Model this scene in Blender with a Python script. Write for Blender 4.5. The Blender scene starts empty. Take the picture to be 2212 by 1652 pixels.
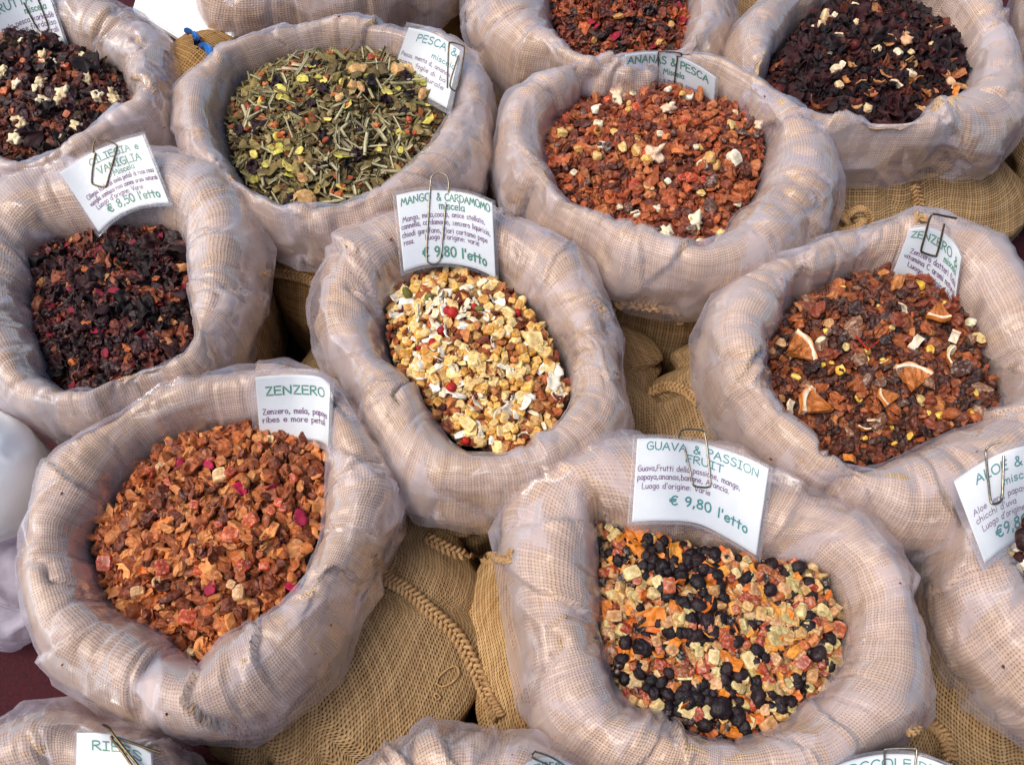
import bpy, math, random
import numpy as np
from mathutils import Vector
from mathutils.bvhtree import BVHTree
from mathutils.geometry import delaunay_2d_cdt

random.seed(7)
rng = np.random.default_rng(7)
S = bpy.context.scene
C = S.collection
R_ = math.radians

# ------------------------------------------------------------------ camera
RIM = 0.26                                   # height of the rolled rims above the stall cloth (m)
PITCH = R_(62)                               # camera looks 62 degrees down
HC = 0.77                                    # camera height above the rims
FPX = 1916.0                                 # focal length in units of a 2212 px wide picture
D0 = HC / math.sin(PITCH)
CAM = np.array([0.0, -D0 * math.cos(PITCH), RIM + HC])
cam = bpy.data.objects.new('camera', bpy.data.cameras.new('camera'))
C.objects.link(cam)
cam.location = CAM
cam.rotation_euler = (math.pi / 2 - PITCH, 0, 0)
cam.data.sensor_width = 36
cam.data.lens = 36 * FPX / 2212
cam.data.clip_start = 0.02
cam.data.clip_end = 200
S.camera = cam
FWD = np.array([0, math.cos(PITCH), -math.sin(PITCH)])
UP = np.array([0, math.sin(PITCH), math.cos(PITCH)])

# ------------------------------------------------------------------ light
w = bpy.data.worlds.new('World'); S.world = w; w.use_nodes = True
SUN_EL, SUN_AZ = R_(60), R_(256)             # azimuth clockwise from +Y
wn = w.node_tree.nodes; wl = w.node_tree.links
sky = wn.new('ShaderNodeTexSky'); sky.sky_type = 'NISHITA'; sky.sun_disc = False
sky.sun_elevation = SUN_EL; sky.sun_rotation = SUN_AZ; sky.air_density = 1.0; sky.dust_density = 3.0; sky.ozone_density = 1.0
bg = wn['Background']; wl.new(sky.outputs[0], bg.inputs[0]); bg.inputs[1].default_value = 0.078
sl = bpy.data.lights.new('sun', 'SUN'); sl.energy = 1.5; sl.angle = R_(34); sl.color = (1, 0.93, 0.83)
sun = bpy.data.objects.new('sun', sl); C.objects.link(sun)
sdir = Vector((math.sin(SUN_AZ) * math.cos(SUN_EL), math.cos(SUN_AZ) * math.cos(SUN_EL), math.sin(SUN_EL)))
sun.rotation_euler = sdir.to_track_quat('Z', 'Y').to_euler()
S.view_settings.view_transform = 'Standard'; S.view_settings.look = 'None'
S.view_settings.exposure = 1.0; S.view_settings.gamma = 1
S.cycles.transparent_max_bounces = 16
S.cycles.max_bounces = 6
S.cycles.diffuse_bounces = 3
S.cycles.use_denoising = True

# ------------------------------------------------------------------ helpers
def ray(x, y):
    d = FWD + np.array([1., 0, 0]) * ((x - 1106) / FPX) - UP * ((y - 826) / FPX)
    return d
def at(x, y, z):
    """point of height z that stands at picture point (x, y)"""
    d = ray(x, y)
    return CAM + d * ((z - CAM[2]) / d[2])
def proj(P):
    q = P - CAM
    z = q @ FWD
    return np.stack([1106 + FPX * q[..., 0] / z, 826 - FPX * (q @ UP) / z], -1)

def hsh(i, j, k, s):
    n = (i * 73856093) ^ (j * 19349663) ^ (k * 83492791) ^ (s * 2654435761)
    n = (n ^ (n >> 13)) * 1274126177
    n = n & 0x7fffffff
    n = (n ^ (n >> 15)) * 668265263
    return ((n & 0x7fffffff) / 0x7fffffff) * 2 - 1
def vnoise(P, s=0):
    P = np.asarray(P, float); f = np.floor(P).astype(np.int64); t = P - f; t = t * t * t * (t * (t * 6 - 15) + 10)
    r = 0
    for a in (0, 1):
        for b in (0, 1):
            for c in (0, 1):
                wgt = (t[..., 0] if a else 1 - t[..., 0]) * (t[..., 1] if b else 1 - t[..., 1]) * (t[..., 2] if c else 1 - t[..., 2])
                r = r + wgt * hsh(f[..., 0] + a, f[..., 1] + b, f[..., 2] + c, s)
    return r
def fbm(P, s=0, o=3):
    r = 0; a = 1
    for k in range(o):
        r = r + a * vnoise(P * 2 ** k, s + k); a *= .5
    return r

def mesh_np(name, V, F, mats, uv=None, tint=None, smooth=True, mi=None):
    """V (n,3), F (m,k) -> mesh datablock"""
    V = np.asarray(V, np.float32); F = np.asarray(F, np.int32)
    me = bpy.data.meshes.new(name)
    me.vertices.add(len(V)); me.vertices.foreach_set('co', V.ravel())
    k = F.shape[1]
    me.loops.add(F.size); me.loops.foreach_set('vertex_index', F.ravel())
    me.polygons.add(len(F)); me.polygons.foreach_set('loop_start', np.arange(0, F.size, k, dtype=np.int32))
    me.polygons.foreach_set('use_smooth', np.full(len(F), smooth))
    if mi is not None: me.polygons.foreach_set('material_index', np.asarray(mi, np.int32))
    if uv is not None:
        l = me.uv_layers.new(name='UVMap'); l.data.foreach_set('uv', np.asarray(uv, np.float32)[F.ravel()].ravel())
    if tint is not None:
        a = me.attributes.new('tint', 'FLOAT_COLOR', 'POINT')
        t4 = np.ones((len(V), 4), np.float32); t4[:, :3] = tint; a.data.foreach_set('color', t4.ravel())
    for m in (mats if isinstance(mats, (list, tuple)) else [mats]): me.materials.append(m)
    me.update(calc_edges=True); me.validate()
    return me
def link(name, me, parent=None, loc=None):
    o = bpy.data.objects.new(name, me); C.objects.link(o)
    if loc is not None: o.location = loc
    if parent is not None:
        o.parent = parent
        if loc is None: o.location = -parent.location
    return o
def empty(name, loc, label, cat, group=None):
    o = bpy.data.objects.new(name, None); C.objects.link(o); o.location = Vector(loc); o.empty_display_size = .02
    tag(o, label, cat, group); return o
def tag(o, label=None, cat=None, group=None, kind=None):
    if label: o['label'] = label
    if cat: o['category'] = cat
    if group: o['group'] = group
    if kind: o['kind'] = kind
    return o
def grid_faces(n, m, wrap=False):
    i = np.arange(n if wrap else n - 1)[:, None]; j = np.arange(m - 1)[None]
    i2 = (i + 1) % n
    return np.stack([i * m + j, i2 * m + j, i2 * m + j + 1, i * m + j + 1], -1).reshape(-1, 4)
def catmull(P, n):
    P = np.asarray(P, float); P = np.vstack([2 * P[0] - P[1], P, 2 * P[-1] - P[-2]])
    out = []
    m = len(P) - 3
    for u in np.linspace(0, m, n):
        i = min(int(u), m - 1); t = u - i
        a, b, c, d = P[i:i + 4]
        out.append(.5 * ((2 * b) + (c - a) * t + (2 * a - 5 * b + 4 * c - d) * t * t + (3 * b - a - 3 * c + d) * t ** 3))
    return np.array(out)
def tube(path, r, k=8, closed=False):
    P = np.asarray(path, float); n = len(P)
    T = np.gradient(P, axis=0); T /= np.linalg.norm(T, axis=1)[:, None] + 1e-12
    N = np.zeros_like(P); ref = np.array([0, 0, 1.]) if abs(T[0][2]) < .9 else np.array([1., 0, 0])
    v = np.cross(T[0], ref); v /= np.linalg.norm(v)
    for i in range(n):
        v = v - T[i] * (v @ T[i]); v /= np.linalg.norm(v) + 1e-12; N[i] = v
    B = np.cross(T, N)
    a = np.arange(k) / k * 2 * math.pi
    r = np.broadcast_to(np.asarray(r, float), (n,))[:, None, None]
    V = P[:, None] + r * (N[:, None] * np.cos(a)[None, :, None] + B[:, None] * np.sin(a)[None, :, None])
    V = V.reshape(-1, 3)
    i = np.arange(n - 1)[:, None]; j = np.arange(k)[None]; j2 = (j + 1) % k
    F = np.stack([i * k + j, i * k + j2, (i + 1) * k + j2, (i + 1) * k + j], -1).reshape(-1, 4)
    cap = [[0, 0, 0, 0]] if 0 else None
    return V, F
def join(parts):
    Vs, Fs, o = [], [], 0
    for V, F in parts:
        Vs.append(V); Fs.append(F + o); o += len(V)
    return np.vstack(Vs), np.vstack(Fs)

# ------------------------------------------------------------------ materials
def srgb(*c):
    c = np.array(c, float) / 255
    return np.where(c <= .04045, c / 12.92, ((c + .055) / 1.055) ** 2.4)
class NT:
    def __init__(s, name):
        s.m = bpy.data.materials.new(name); s.m.use_nodes = True; s.t = s.m.node_tree; s.t.nodes.clear()
        s.out = s.t.nodes.new('ShaderNodeOutputMaterial')
    def n(s, typ, **kw):
        nd = s.t.nodes.new('ShaderNode' + typ)
        for k, v in kw.items():
            if k.startswith('i_'):
                key = k[2:]; key = int(key) if key.isdigit() else key.replace('_', ' ')
                s.set(nd.inputs[key], v)
            else: setattr(nd, k, v)
        return nd
    def set(s, inp, v):
        if isinstance(v, bpy.types.NodeSocket): s.t.links.new(v, inp)
        elif isinstance(v, bpy.types.Node): s.t.links.new(v.outputs[0], inp)
        else:
            try: inp.default_value = v
            except Exception: inp.default_value = tuple(v) + (1,)
    def math(s, op, a, b=0.0, c=None, clamp=False):
        nd = s.n('Math', operation=op, use_clamp=clamp); s.set(nd.inputs[0], a); s.set(nd.inputs[1], b)
        if c is not None: s.set(nd.inputs[2], c)
        return nd.outputs[0]
    def mix(s, f, a, b, mode='MIX'):
        nd = s.n('MixRGB', blend_type=mode); s.set(nd.inputs[0], f); s.set(nd.inputs[1], a); s.set(nd.inputs[2], b); return nd.outputs[0]
    def ramp(s, f, a, b, c0=0., c1=1.):
        nd = s.n('MapRange', clamp=True); s.set(nd.inputs[0], f)
        for i, v in enumerate((a, b, c0, c1)): nd.inputs[i + 1].default_value = v
        return nd.outputs[0]
    def noise(s, scale, detail=2., rough=.5, vec=None, dist=0.):
        nd = s.n('TexNoise'); nd.inputs['Scale'].default_value = scale; nd.inputs['Detail'].default_value = detail
        nd.inputs['Roughness'].default_value = rough; nd.inputs['Distortion'].default_value = dist
        if vec is None: vec = s.n('TexCoord').outputs['Object']
        s.set(nd.inputs['Vector'], vec); return nd.outputs[0]
    def done(s, sh): s.t.links.new(sh.outputs[0] if isinstance(sh, bpy.types.Node) else sh, s.out.inputs[0]); return s.m

def burlap(name, light, dark, hole, wide=.34):
    """plain weave drawn from UVs that count threads"""
    b = NT(name)
    uv = b.n('UVMap').outputs[0]
    obj = b.n('TexCoord').outputs['Object']
    wob = b.n('TexNoise'); wob.inputs['Scale'].default_value = .045; wob.inputs['Detail'].default_value = 3; b.set(wob.inputs['Vector'], uv)
    wv = b.n('VectorMath', operation='MULTIPLY_ADD'); b.set(wv.inputs[0], wob.outputs['Color']); wv.inputs[1].default_value = (3.2, 3.2, 0); b.set(wv.inputs[2], uv)
    wob2 = b.n('TexNoise'); wob2.inputs['Scale'].default_value = .9; wob2.inputs['Detail'].default_value = 2; b.set(wob2.inputs['Vector'], uv)
    wv2 = b.n('VectorMath', operation='MULTIPLY_ADD'); b.set(wv2.inputs[0], wob2.outputs['Color']); wv2.inputs[1].default_value = (.5, .5, 0); b.set(wv2.inputs[2], wv.outputs[0])
    sp = b.n('SeparateXYZ', i_0=wv2.outputs[0]); x, y = sp.outputs[0], sp.outputs[1]
    fx = b.math('SUBTRACT', b.math('FRACT', x), .5); fy = b.math('SUBTRACT', b.math('FRACT', y), .5)
    ax = b.math('ABSOLUTE', fx); ay = b.math('ABSOLUTE', fy)
    ix = b.math('FLOOR', x); iy = b.math('FLOOR', y)
    wn1 = b.n('TexWhiteNoise', noise_dimensions='1D'); b.set(wn1.inputs['W'], ix)
    wn2 = b.n('TexWhiteNoise', noise_dimensions='1D'); b.set(wn2.inputs['W'], b.math('ADD', iy, 777.3))
    hx = b.math('MULTIPLY_ADD', wn1.outputs[0], .12, wide - .06); hy = b.math('MULTIPLY_ADD', wn2.outputs[0], .12, wide - .06)
    # in threads? distance outside of the thread of each system
    ox = b.ramp(b.math('SUBTRACT', ax, hx), -.05, .07); oy = b.ramp(b.math('SUBTRACT', ay, hy), -.05, .07)
    holef = b.math('MULTIPLY', ox, oy)
    par = b.math('PINGPONG', b.math('ADD', ix, iy), 1.0)
    prof = b.mix(par, ay, ax)                     # across-thread coordinate of the thread on top
    alo = b.mix(par, ax, ay)
    top = b.math('SUBTRACT', 1.0, b.math('MULTIPLY', b.math('MULTIPLY', prof, prof), 2.2))
    top = b.math('SUBTRACT', top, b.math('MULTIPLY', b.math('MULTIPLY', alo, alo), 1.4))
    h = b.math('MULTIPLY', top, b.math('SUBTRACT', 1.0, holef))
    fib = b.noise(900, 4, .7, obj)
    big = b.noise(14, 4, .6, obj)
    thr = b.math('ADD', b.math('MULTIPLY', wn1.outputs[0], .5), b.math('MULTIPLY', wn2.outputs[0], .5))
    v = b.math('ADD', b.math('MULTIPLY', thr, .45), b.math('MULTIPLY', fib, .55))
    v = b.math('ADD', v, b.math('MULTIPLY', b.math('SUBTRACT', big, .5), .9))
    col = b.mix(b.ramp(v, .2, .8), dark, light)
    groove = b.ramp(h, .1, .8)
    col = b.mix(b.math('SUBTRACT', 1.0, groove), col, dark)
    # holes open less where the cloth is tight
    dens = b.ramp(b.noise(22, 3, .6, obj), .36, .6, .45, 1.0)
    hf = b.math('MULTIPLY', holef, dens)
    col = b.mix(hf, col, hole)
    bump = b.n('Bump'); bump.inputs['Strength'].default_value = .9; bump.inputs['Distance'].default_value = .0011
    b.set(bump.inputs['Height'], b.math('ADD', h, b.math('MULTIPLY', fib, .5)))
    p = b.n('BsdfPrincipled'); b.set(p.inputs['Base Color'], col); p.inputs['Roughness'].default_value = .95
    p.inputs['Specular IOR Level'].default_value = .1
    b.set(p.inputs['Normal'], bump)
    return b.done(p)

M = {}
M['burlap'] = burlap('burlap', srgb(216, 186, 154), srgb(178, 146, 114), srgb(58, 40, 30), .36)
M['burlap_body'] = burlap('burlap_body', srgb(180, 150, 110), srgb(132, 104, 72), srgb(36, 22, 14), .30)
M['burlap_ochre'] = burlap('burlap_ochre', srgb(182, 144, 94), srgb(132, 98, 58), srgb(58, 34, 14), .31)
M['burlap_open'] = burlap('burlap_open', srgb(206, 172, 124), srgb(158, 118, 74), srgb(40, 25, 15), .27)

def rope_mat():
    b = NT('jute_rope'); obj = b.n('TexCoord').outputs['Object']
    f = b.noise(700, 4, .7, obj); g = b.noise(60, 3, .6, obj)
    col = b.mix(b.ramp(b.math('ADD', b.math('MULTIPLY', f, .6), b.math('MULTIPLY', g, .4)), .35, .65), srgb(140, 100, 60), srgb(208, 172, 122))
    bp = b.n('Bump', i_Height=f); bp.inputs['Distance'].default_value = .001; bp.inputs['Strength'].default_value = .8
    p = b.n('BsdfPrincipled', i_Base_Color=col, i_Roughness=.95, i_Normal=bp.outputs[0]); return b.done(p)
M['rope'] = rope_mat()

def film_mat(name, milk0, milk1, col=(.80, .78, .84), rough=.22):
    b = NT(name); obj = b.n('TexCoord').outputs['Object']
    big = b.noise(16, 4, .6, obj, .6); fine = b.noise(90, 3, .6, obj, 1.5)
    lw = b.n('LayerWeight'); lw.inputs['Blend'].default_value = .35
    milk = b.ramp(b.math('ADD', b.math('MULTIPLY', big, .92), b.math('MULTIPLY', fine, .08)), .38, .66, milk0, milk1)
    at_ = b.n('Attribute', attribute_name='lift', attribute_type='GEOMETRY')
    milk = b.math('ADD', milk, b.math('MULTIPLY', at_.outputs['Fac'], .2), clamp=True)
    milk = b.math('ADD', milk, b.math('MULTIPLY', lw.outputs['Facing'], .12))
    milk = b.math('MINIMUM', milk, .9)
    bp = b.n('Bump', i_Height=b.noise(60, 4, .65, obj, 2.0)); bp.inputs['Distance'].default_value = .001; bp.inputs['Strength'].default_value = .4
    tr = b.n('BsdfTransparent', i_0=(.97, .96, .98, 1))
    df = b.n('BsdfDiffuse', i_0=tuple(col) + (1,), i_Normal=bp.outputs[0]); tl = b.n('BsdfTranslucent', i_0=tuple(col) + (1,))
    mk = b.n('MixShader', i_0=.22, i_1=df, i_2=tl)
    body = b.n('MixShader', i_0=milk, i_1=tr, i_2=mk)
    gl = b.n('BsdfGlossy', i_Normal=bp.outputs[0]); b.set(gl.inputs['Roughness'], b.ramp(big, .40, .60, rough * .5, rough * 1.5)); gl.inputs['Color'].default_value = (1, 1, 1, 1)
    fr = b.n('Fresnel', i_Normal=bp.outputs[0]); fr.inputs['IOR'].default_value = 1.45
    fin = b.n('MixShader', i_0=b.math('MULTIPLY_ADD', fr, .27, .008, clamp=True), i_1=body, i_2=gl)
    return b.done(fin)
M['film'] = film_mat('liner_film', .07, .20, (.84, .80, .93), .25)
M['laminate'] = film_mat('laminate', .05, .12, (.8, .82, .86), .12)

def simple(name, col, rough=.6, nscale=0, col2=None, bump=0, metal=0, spec=.5, tl=0):
    b = NT(name); p = b.n('BsdfPrincipled'); p.inputs['Roughness'].default_value = rough; p.inputs['Metallic'].default_value = metal
    p.inputs['Specular IOR Level'].default_value = spec
    if nscale:
        f = b.noise(nscale, 4, .6); b.set(p.inputs['Base Color'], b.mix(b.ramp(f, .35, .65), tuple(col), tuple(col2 if col2 is not None else col)))
        if bump:
            bp = b.n('Bump', i_Height=f); bp.inputs['Distance'].default_value = bump; b.set(p.inputs['Normal'], bp)
    else: b.set(p.inputs['Base Color'], tuple(col) + (1,))
    return b.done(p)
M['paper'] = simple('card_paper', srgb(216, 222, 222), .5, 40, srgb(222, 227, 226))
M['ink_green'] = simple('ink_green', srgb(52, 128, 104), .6)
M['ink_teal'] = simple('ink_teal', srgb(30, 130, 128), .6)
M['ink_purple'] = simple('ink_purple', srgb(108, 58, 110), .6)
M['wire'] = simple('clip_wire', srgb(150, 144, 132), .28, 300, srgb(112, 104, 90), .0002, 1)
M['wire_dark'] = simple('clip_wire_aged', srgb(120, 105, 82), .35, 300, srgb(90, 76, 52), .0002, 1)
M['cloth'] = simple('red_cloth', srgb(66, 4, 20), .95, 300, srgb(46, 3, 14), .001)
M['white'] = simple('white_paper', srgb(246, 248, 248), .7, 30, srgb(240, 244, 246))
M['ribbon'] = simple('blue_ribbon', srgb(20, 110, 190), .45, 200, srgb(10, 84, 160), .001)
M['navy'] = simple('navy_fabric', srgb(34, 34, 70), .9, 200, srgb(24, 24, 56), .001)

def food(name, rough, sugar=0., bump=.0008, nsc=260, sss=0., spec=.4, sugarcol=(.8, .74, .62)):
    b = NT(name); obj = b.n('TexCoord').outputs['Object']
    at_ = b.n('Attribute', attribute_name='tint')
    f = b.noise(nsc, 4, .65, obj); g = b.noise(nsc * .35, 2, .5, obj)
    k = b.ramp(b.math('ADD', b.math('MULTIPLY', f, .5), b.math('MULTIPLY', g, .5)), .3, .7, .55, 1.35)
    vm = b.n('VectorMath', operation='SCALE'); b.set(vm.inputs[0], at_.outputs['Color']); b.set(vm.inputs['Scale'], k)
    col = vm.outputs[0]
    if sugar: col = b.mix(b.ramp(f, .5, .68, 0, sugar), col, tuple(sugarcol))
    bp = b.n('Bump', i_Height=f); bp.inputs['Distance'].default_value = bump; bp.inputs['Strength'].default_value = .9
    p = b.n('BsdfPrincipled', i_Base_Color=col, i_Roughness=rough, i_Normal=bp.outputs[0])
    p.inputs['Specular IOR Level'].default_value = spec
    if sss:
        p.inputs['Subsurface Weight'].default_value = sss; p.inputs['Subsurface Radius'].default_value = (.004, .002, .001); p.inputs['Subsurface Scale'].default_value = 1
    return b.done(p)
M['dry'] = food('dried_fruit', .6, .12)
M['candy'] = food('candied_fruit', .42, .35, .0006, 400, sss=.45)
M['raisin'] = food('raisin_skin', .5, .06, .0028, 190, spec=.35, sugarcol=(.10, .08, .09))
M['leafy'] = food('dried_leaf', .7, 0, .0006)

# ------------------------------------------------------------------ sacks: outlines traced from where they stand
# centre column: inner = edge of the filling, outer = outline of the rolled rim
SK = dict(
 mango=dict(inner=[(855,620),(900,597),(1000,585),(1070,600),(1110,645),(1160,690),(1190,740),(1215,790),(1232,850),(1205,905),(1160,955),(1090,972),(1040,958),(985,950),(955,920),(905,850),(857,800),(838,740),(832,700),(838,660)],
  outer=[(690,560),(735,520),(800,480),(870,440),(960,418),(1060,440),(1150,468),(1210,500),(1250,545),(1295,620),(1330,690),(1345,780),(1352,850),(1350,920),(1320,990),(1230,1070),(1130,1120),(1020,1135),(950,1130),(890,1105),(830,990),(770,880),(715,800),(685,740),(677,700),(690,640)]),
 guava=dict(inner=[(1285,1115),(1350,1135),(1450,1165),(1560,1190),(1640,1208),(1740,1212),(1790,1250),(1820,1320),(1824,1380),(1815,1440),(1780,1500),(1740,1530),(1700,1562),(1640,1592),(1590,1600),(1530,1595),(1470,1575),(1420,1545),(1350,1530),(1330,1490),(1318,1440),(1300,1390),(1292,1320),(1297,1250),(1297,1180)],
  outer=[(1085,1130),(1100,1065),(1150,1010),(1220,970),(1300,955),(1370,945),(1480,948),(1600,968),(1680,1020),(1780,1070),(1850,1100),(1900,1150),(1960,1200),(1992,1245),(1985,1330),(1987,1400),(1985,1460),(1960,1540),(1930,1580),(1870,1640),(1800,1680),(1700,1700),(1550,1710),(1400,1690),(1280,1655),(1200,1610),(1160,1560),(1140,1480),(1120,1400),(1095,1300),(1085,1220)]),
 zenz=dict(inner=[(350,970),(400,940),(470,922),(550,915),(630,900),(700,905),(714,970),(714,1050),(705,1120),(670,1200),(640,1260),(600,1300),(540,1340),(490,1370),(462,1410),(440,1445),(405,1425),(370,1390),(330,1360),(280,1340),(240,1310),(215,1260),(205,1200),(200,1160),(230,1110),(270,1060),(305,1015)],
  outer=[(80,1060),(100,1010),(150,955),(220,910),(300,860),(400,810),(520,785),(600,782),(690,800),(740,850),(780,920),(820,980),(850,1030),(864,1070),(850,1130),(830,1190),(800,1260),(770,1330),(740,1390),(700,1450),(640,1510),(560,1570),(470,1600),(380,1597),(300,1570),(200,1530),(130,1470),(80,1380),(60,1290),(48,1200),(60,1130)]),
 ciliegia=dict(inner=[(95,540),(130,515),(200,510),(280,500),(350,492),(400,515),(412,560),(416,620),(418,660),(412,720),(395,760),(350,780),(300,790),(240,805),(200,838),(150,842),(110,818),(88,760),(72,700),(70,640),(78,580)],
  outer=[(-50,500),(-20,440),(20,395),(80,355),(200,325),(330,328),(440,345),(480,380),(520,430),(555,500),(562,560),(562,640),(556,700),(545,760),(500,830),(400,900),(300,950),(150,960),(110,945),(60,900),(20,850),(-20,800),(-60,700),(-70,600)]),
 pesca=dict(inner=[(530,180),(500,230),(493,290),(508,350),(540,400),(600,430),(680,442),(760,432),(840,400),(890,362),(930,315),(962,275),(978,225),(960,180),(900,150),(830,135),(760,128),(690,130),(610,148)],
  outer=[(385,230),(390,190),(430,150),(510,120),(600,100),(750,88),(860,75),(960,82),(1010,115),(1050,170),(1076,240),(1072,320),(1060,380),(1010,450),(940,510),(860,550),(770,570),(690,572),(600,550),(540,520),(480,470),(430,410),(395,340),(380,290)]),
 ananas=dict(inner=[(1200,262),(1260,218),(1350,192),(1440,188),(1530,212),(1600,245),(1642,275),(1650,330),(1642,390),(1622,430),(1590,470),(1560,510),(1520,547),(1470,533),(1420,510),(1350,480),(1290,455),(1220,430),(1193,390),(1180,340),(1184,295)],
  outer=[(1065,340),(1080,270),(1110,220),(1140,193),(1200,170),(1310,132),(1400,120),(1500,132),(1600,180),(1680,215),(1740,260),(1790,350),(1788,420),(1772,480),(1740,540),(1700,590),(1640,640),(1560,680),(1480,687),(1400,672),(1320,640),(1260,590),(1200,530),(1120,470),(1085,420)]),
 hibis=dict(inner=[(1690,110),(1720,70),(1760,40),(1830,10),(1900,0),(1980,15),(2040,55),(2072,110),(2085,160),(2078,200),(2045,230),(2000,252),(1950,255),(1880,252),(1800,246),(1740,236),(1680,216),(1640,190),(1655,150)],
  outer=[(1558,170),(1570,130),(1600,90),(1640,40),(1700,-10),(1800,-50),(1950,-70),(2100,-40),(2160,10),(2190,80),(2208,150),(2216,230),(2200,300),(2150,340),(2070,357),(1980,362),(1880,360),(1790,352),(1700,330),(1620,280),(1570,230)]),
 dates=dict(inner=[(1680,690),(1730,645),(1800,620),(1850,600),(1900,588),(1980,582),(2040,605),(2080,680),(2110,740),(2135,800),(2155,850),(2160,880),(2120,910),(2060,932),(1990,958),(1930,988),(1880,1002),(1830,994),(1790,975),(1750,930),(1700,890),(1670,840),(1650,785),(1640,740)],
  outer=[(1508,770),(1520,700),(1560,630),(1600,590),(1660,560),(1740,540),(1800,508),(1880,482),(1960,470),(2050,468),(2130,500),(2200,560),(2245,650),(2262,750),(2262,880),(2230,990),(2170,1080),(2100,1150),(2010,1190),(1900,1185),(1790,1130),(1680,1060),(1590,985),(1535,910),(1510,840)]),
 rosehip=dict(inner=[(1185,-20),(1190,50),(1220,100),(1290,132),(1380,130),(1480,100),(1487,30),(1480,-40),(1420,-110),(1300,-130),(1210,-90)],
  outer=[(1020,20),(1030,100),(1065,165),(1120,215),(1200,245),(1300,262),(1400,255),(1500,215),(1560,140),(1582,50),(1580,-50),(1500,-170),(1300,-220),(1100,-170),(1025,-70)]),
 frutta=dict(inner=[(-80,250),(-70,160),(0,105),(60,92),(150,115),(200,135),(260,165),(302,192),(290,222),(230,252),(170,292),(100,332),(30,347),(-40,320)],
  outer=[(-200,200),(-150,60),(-50,-30),(80,-45),(200,-20),(290,30),(360,90),(394,170),(392,260),(380,330),(330,390),(250,430),(100,450),(-50,440),(-150,350)]),
 plain=dict(inner=[(570,-140),(640,-60),(730,-45),(830,-60),(890,-140),(830,-220),(720,-240),(620,-220)],
  outer=[(428,-60),(430,20),(450,70),(500,90),(600,103),(730,92),(860,77),(950,50),(1008,10),(1010,-80),(960,-220),(820,-320),(650,-320),(480,-220)]),
 aloe=dict(inner=[(2160,1165),(2185,1120),(2250,1060),(2350,1030),(2480,1080),(2540,1180),(2520,1320),(2400,1380),(2300,1330),(2212,1248),(2175,1208)],
  outer=[(1995,1240),(2010,1150),(2040,1060),(2120,990),(2230,940),(2400,920),(2580,980),(2690,1150),(2680,1350),(2560,1520),(2400,1610),(2212,1590),(2130,1530),(2050,1440),(2005,1330)]),
 ribes=dict(inner=[(10,1760),(100,1720),(220,1720),(320,1780),(350,1900),(270,2020),(120,2040),(10,1960),(-30,1850)],
  outer=[(-180,1750),(-80,1620),(0,1572),(100,1532),(190,1522),(300,1562),(400,1640),(470,1740),(500,1880),(440,2060),(280,2160),(80,2170),(-100,2080),(-190,1920)]),
 middle=dict(inner=[(880,1800),(960,1760),(1080,1760),(1170,1800),(1210,1900),(1150,2020),(1020,2060),(890,2010),(840,1900)],
  outer=[(720,1800),(770,1700),(850,1625),(940,1592),(1040,1580),(1130,1600),(1230,1645),(1310,1740),(1350,1880),(1300,2060),(1150,2180),(950,2190),(780,2090),(710,1940)]),
 corner=dict(inner=[(2330,60),(2400,10),(2500,10),(2560,90),(2520,180),(2420,200),(2340,150)],
  outer=[(2185,40),(2220,-60),(2300,-130),(2420,-160),(2560,-120),(2660,0),(2680,130),(2600,270),(2440,330),(2300,290),(2215,190)]),
 behind=dict(inner=[(1620,-260),(1680,-330),(1760,-330),(1820,-260),(1780,-190),(1680,-180)],
  outer=[(1520,-260),(1560,-360),(1660,-430),(1790,-430),(1890,-350),(1910,-240),(1850,-140),(1740,-90),(1620,-100),(1545,-170)]),
 cocco=dict(inner=[(1790,1850),(1840,1790),(1940,1765),(2050,1790),(2100,1870),(2080,2000),(1980,2070),(1850,2050),(1780,1960)],
  outer=[(1640,1850),(1680,1750),(1760,1675),(1850,1640),(1945,1628),(2050,1650),(2160,1720),(2230,1850),(2230,2010),(2120,2160),(1950,2210),(1770,2170),(1660,2040)]),
)
NPHI = 360
PH = np.arange(NPHI) / NPHI * 2 * math.pi
CS, SN = np.cos(PH), np.sin(PH)
CTRL = np.array([(-.10, -.13), (-.05, -.095), (0, -.060), (.07, -.032), (.2, -.011), (.42, 0), (.65, -.003), (.86, -.019), (.985, -.045), (1., -.068), (.94, -.089), (.84, -.104), (.72, -.112)])
NTR = 64
PROF = catmull(CTRL, NTR)
T_ = np.linspace(0, 1, NTR)
ZC = -.046                                    # filling meets liner this far under the crest

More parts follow.
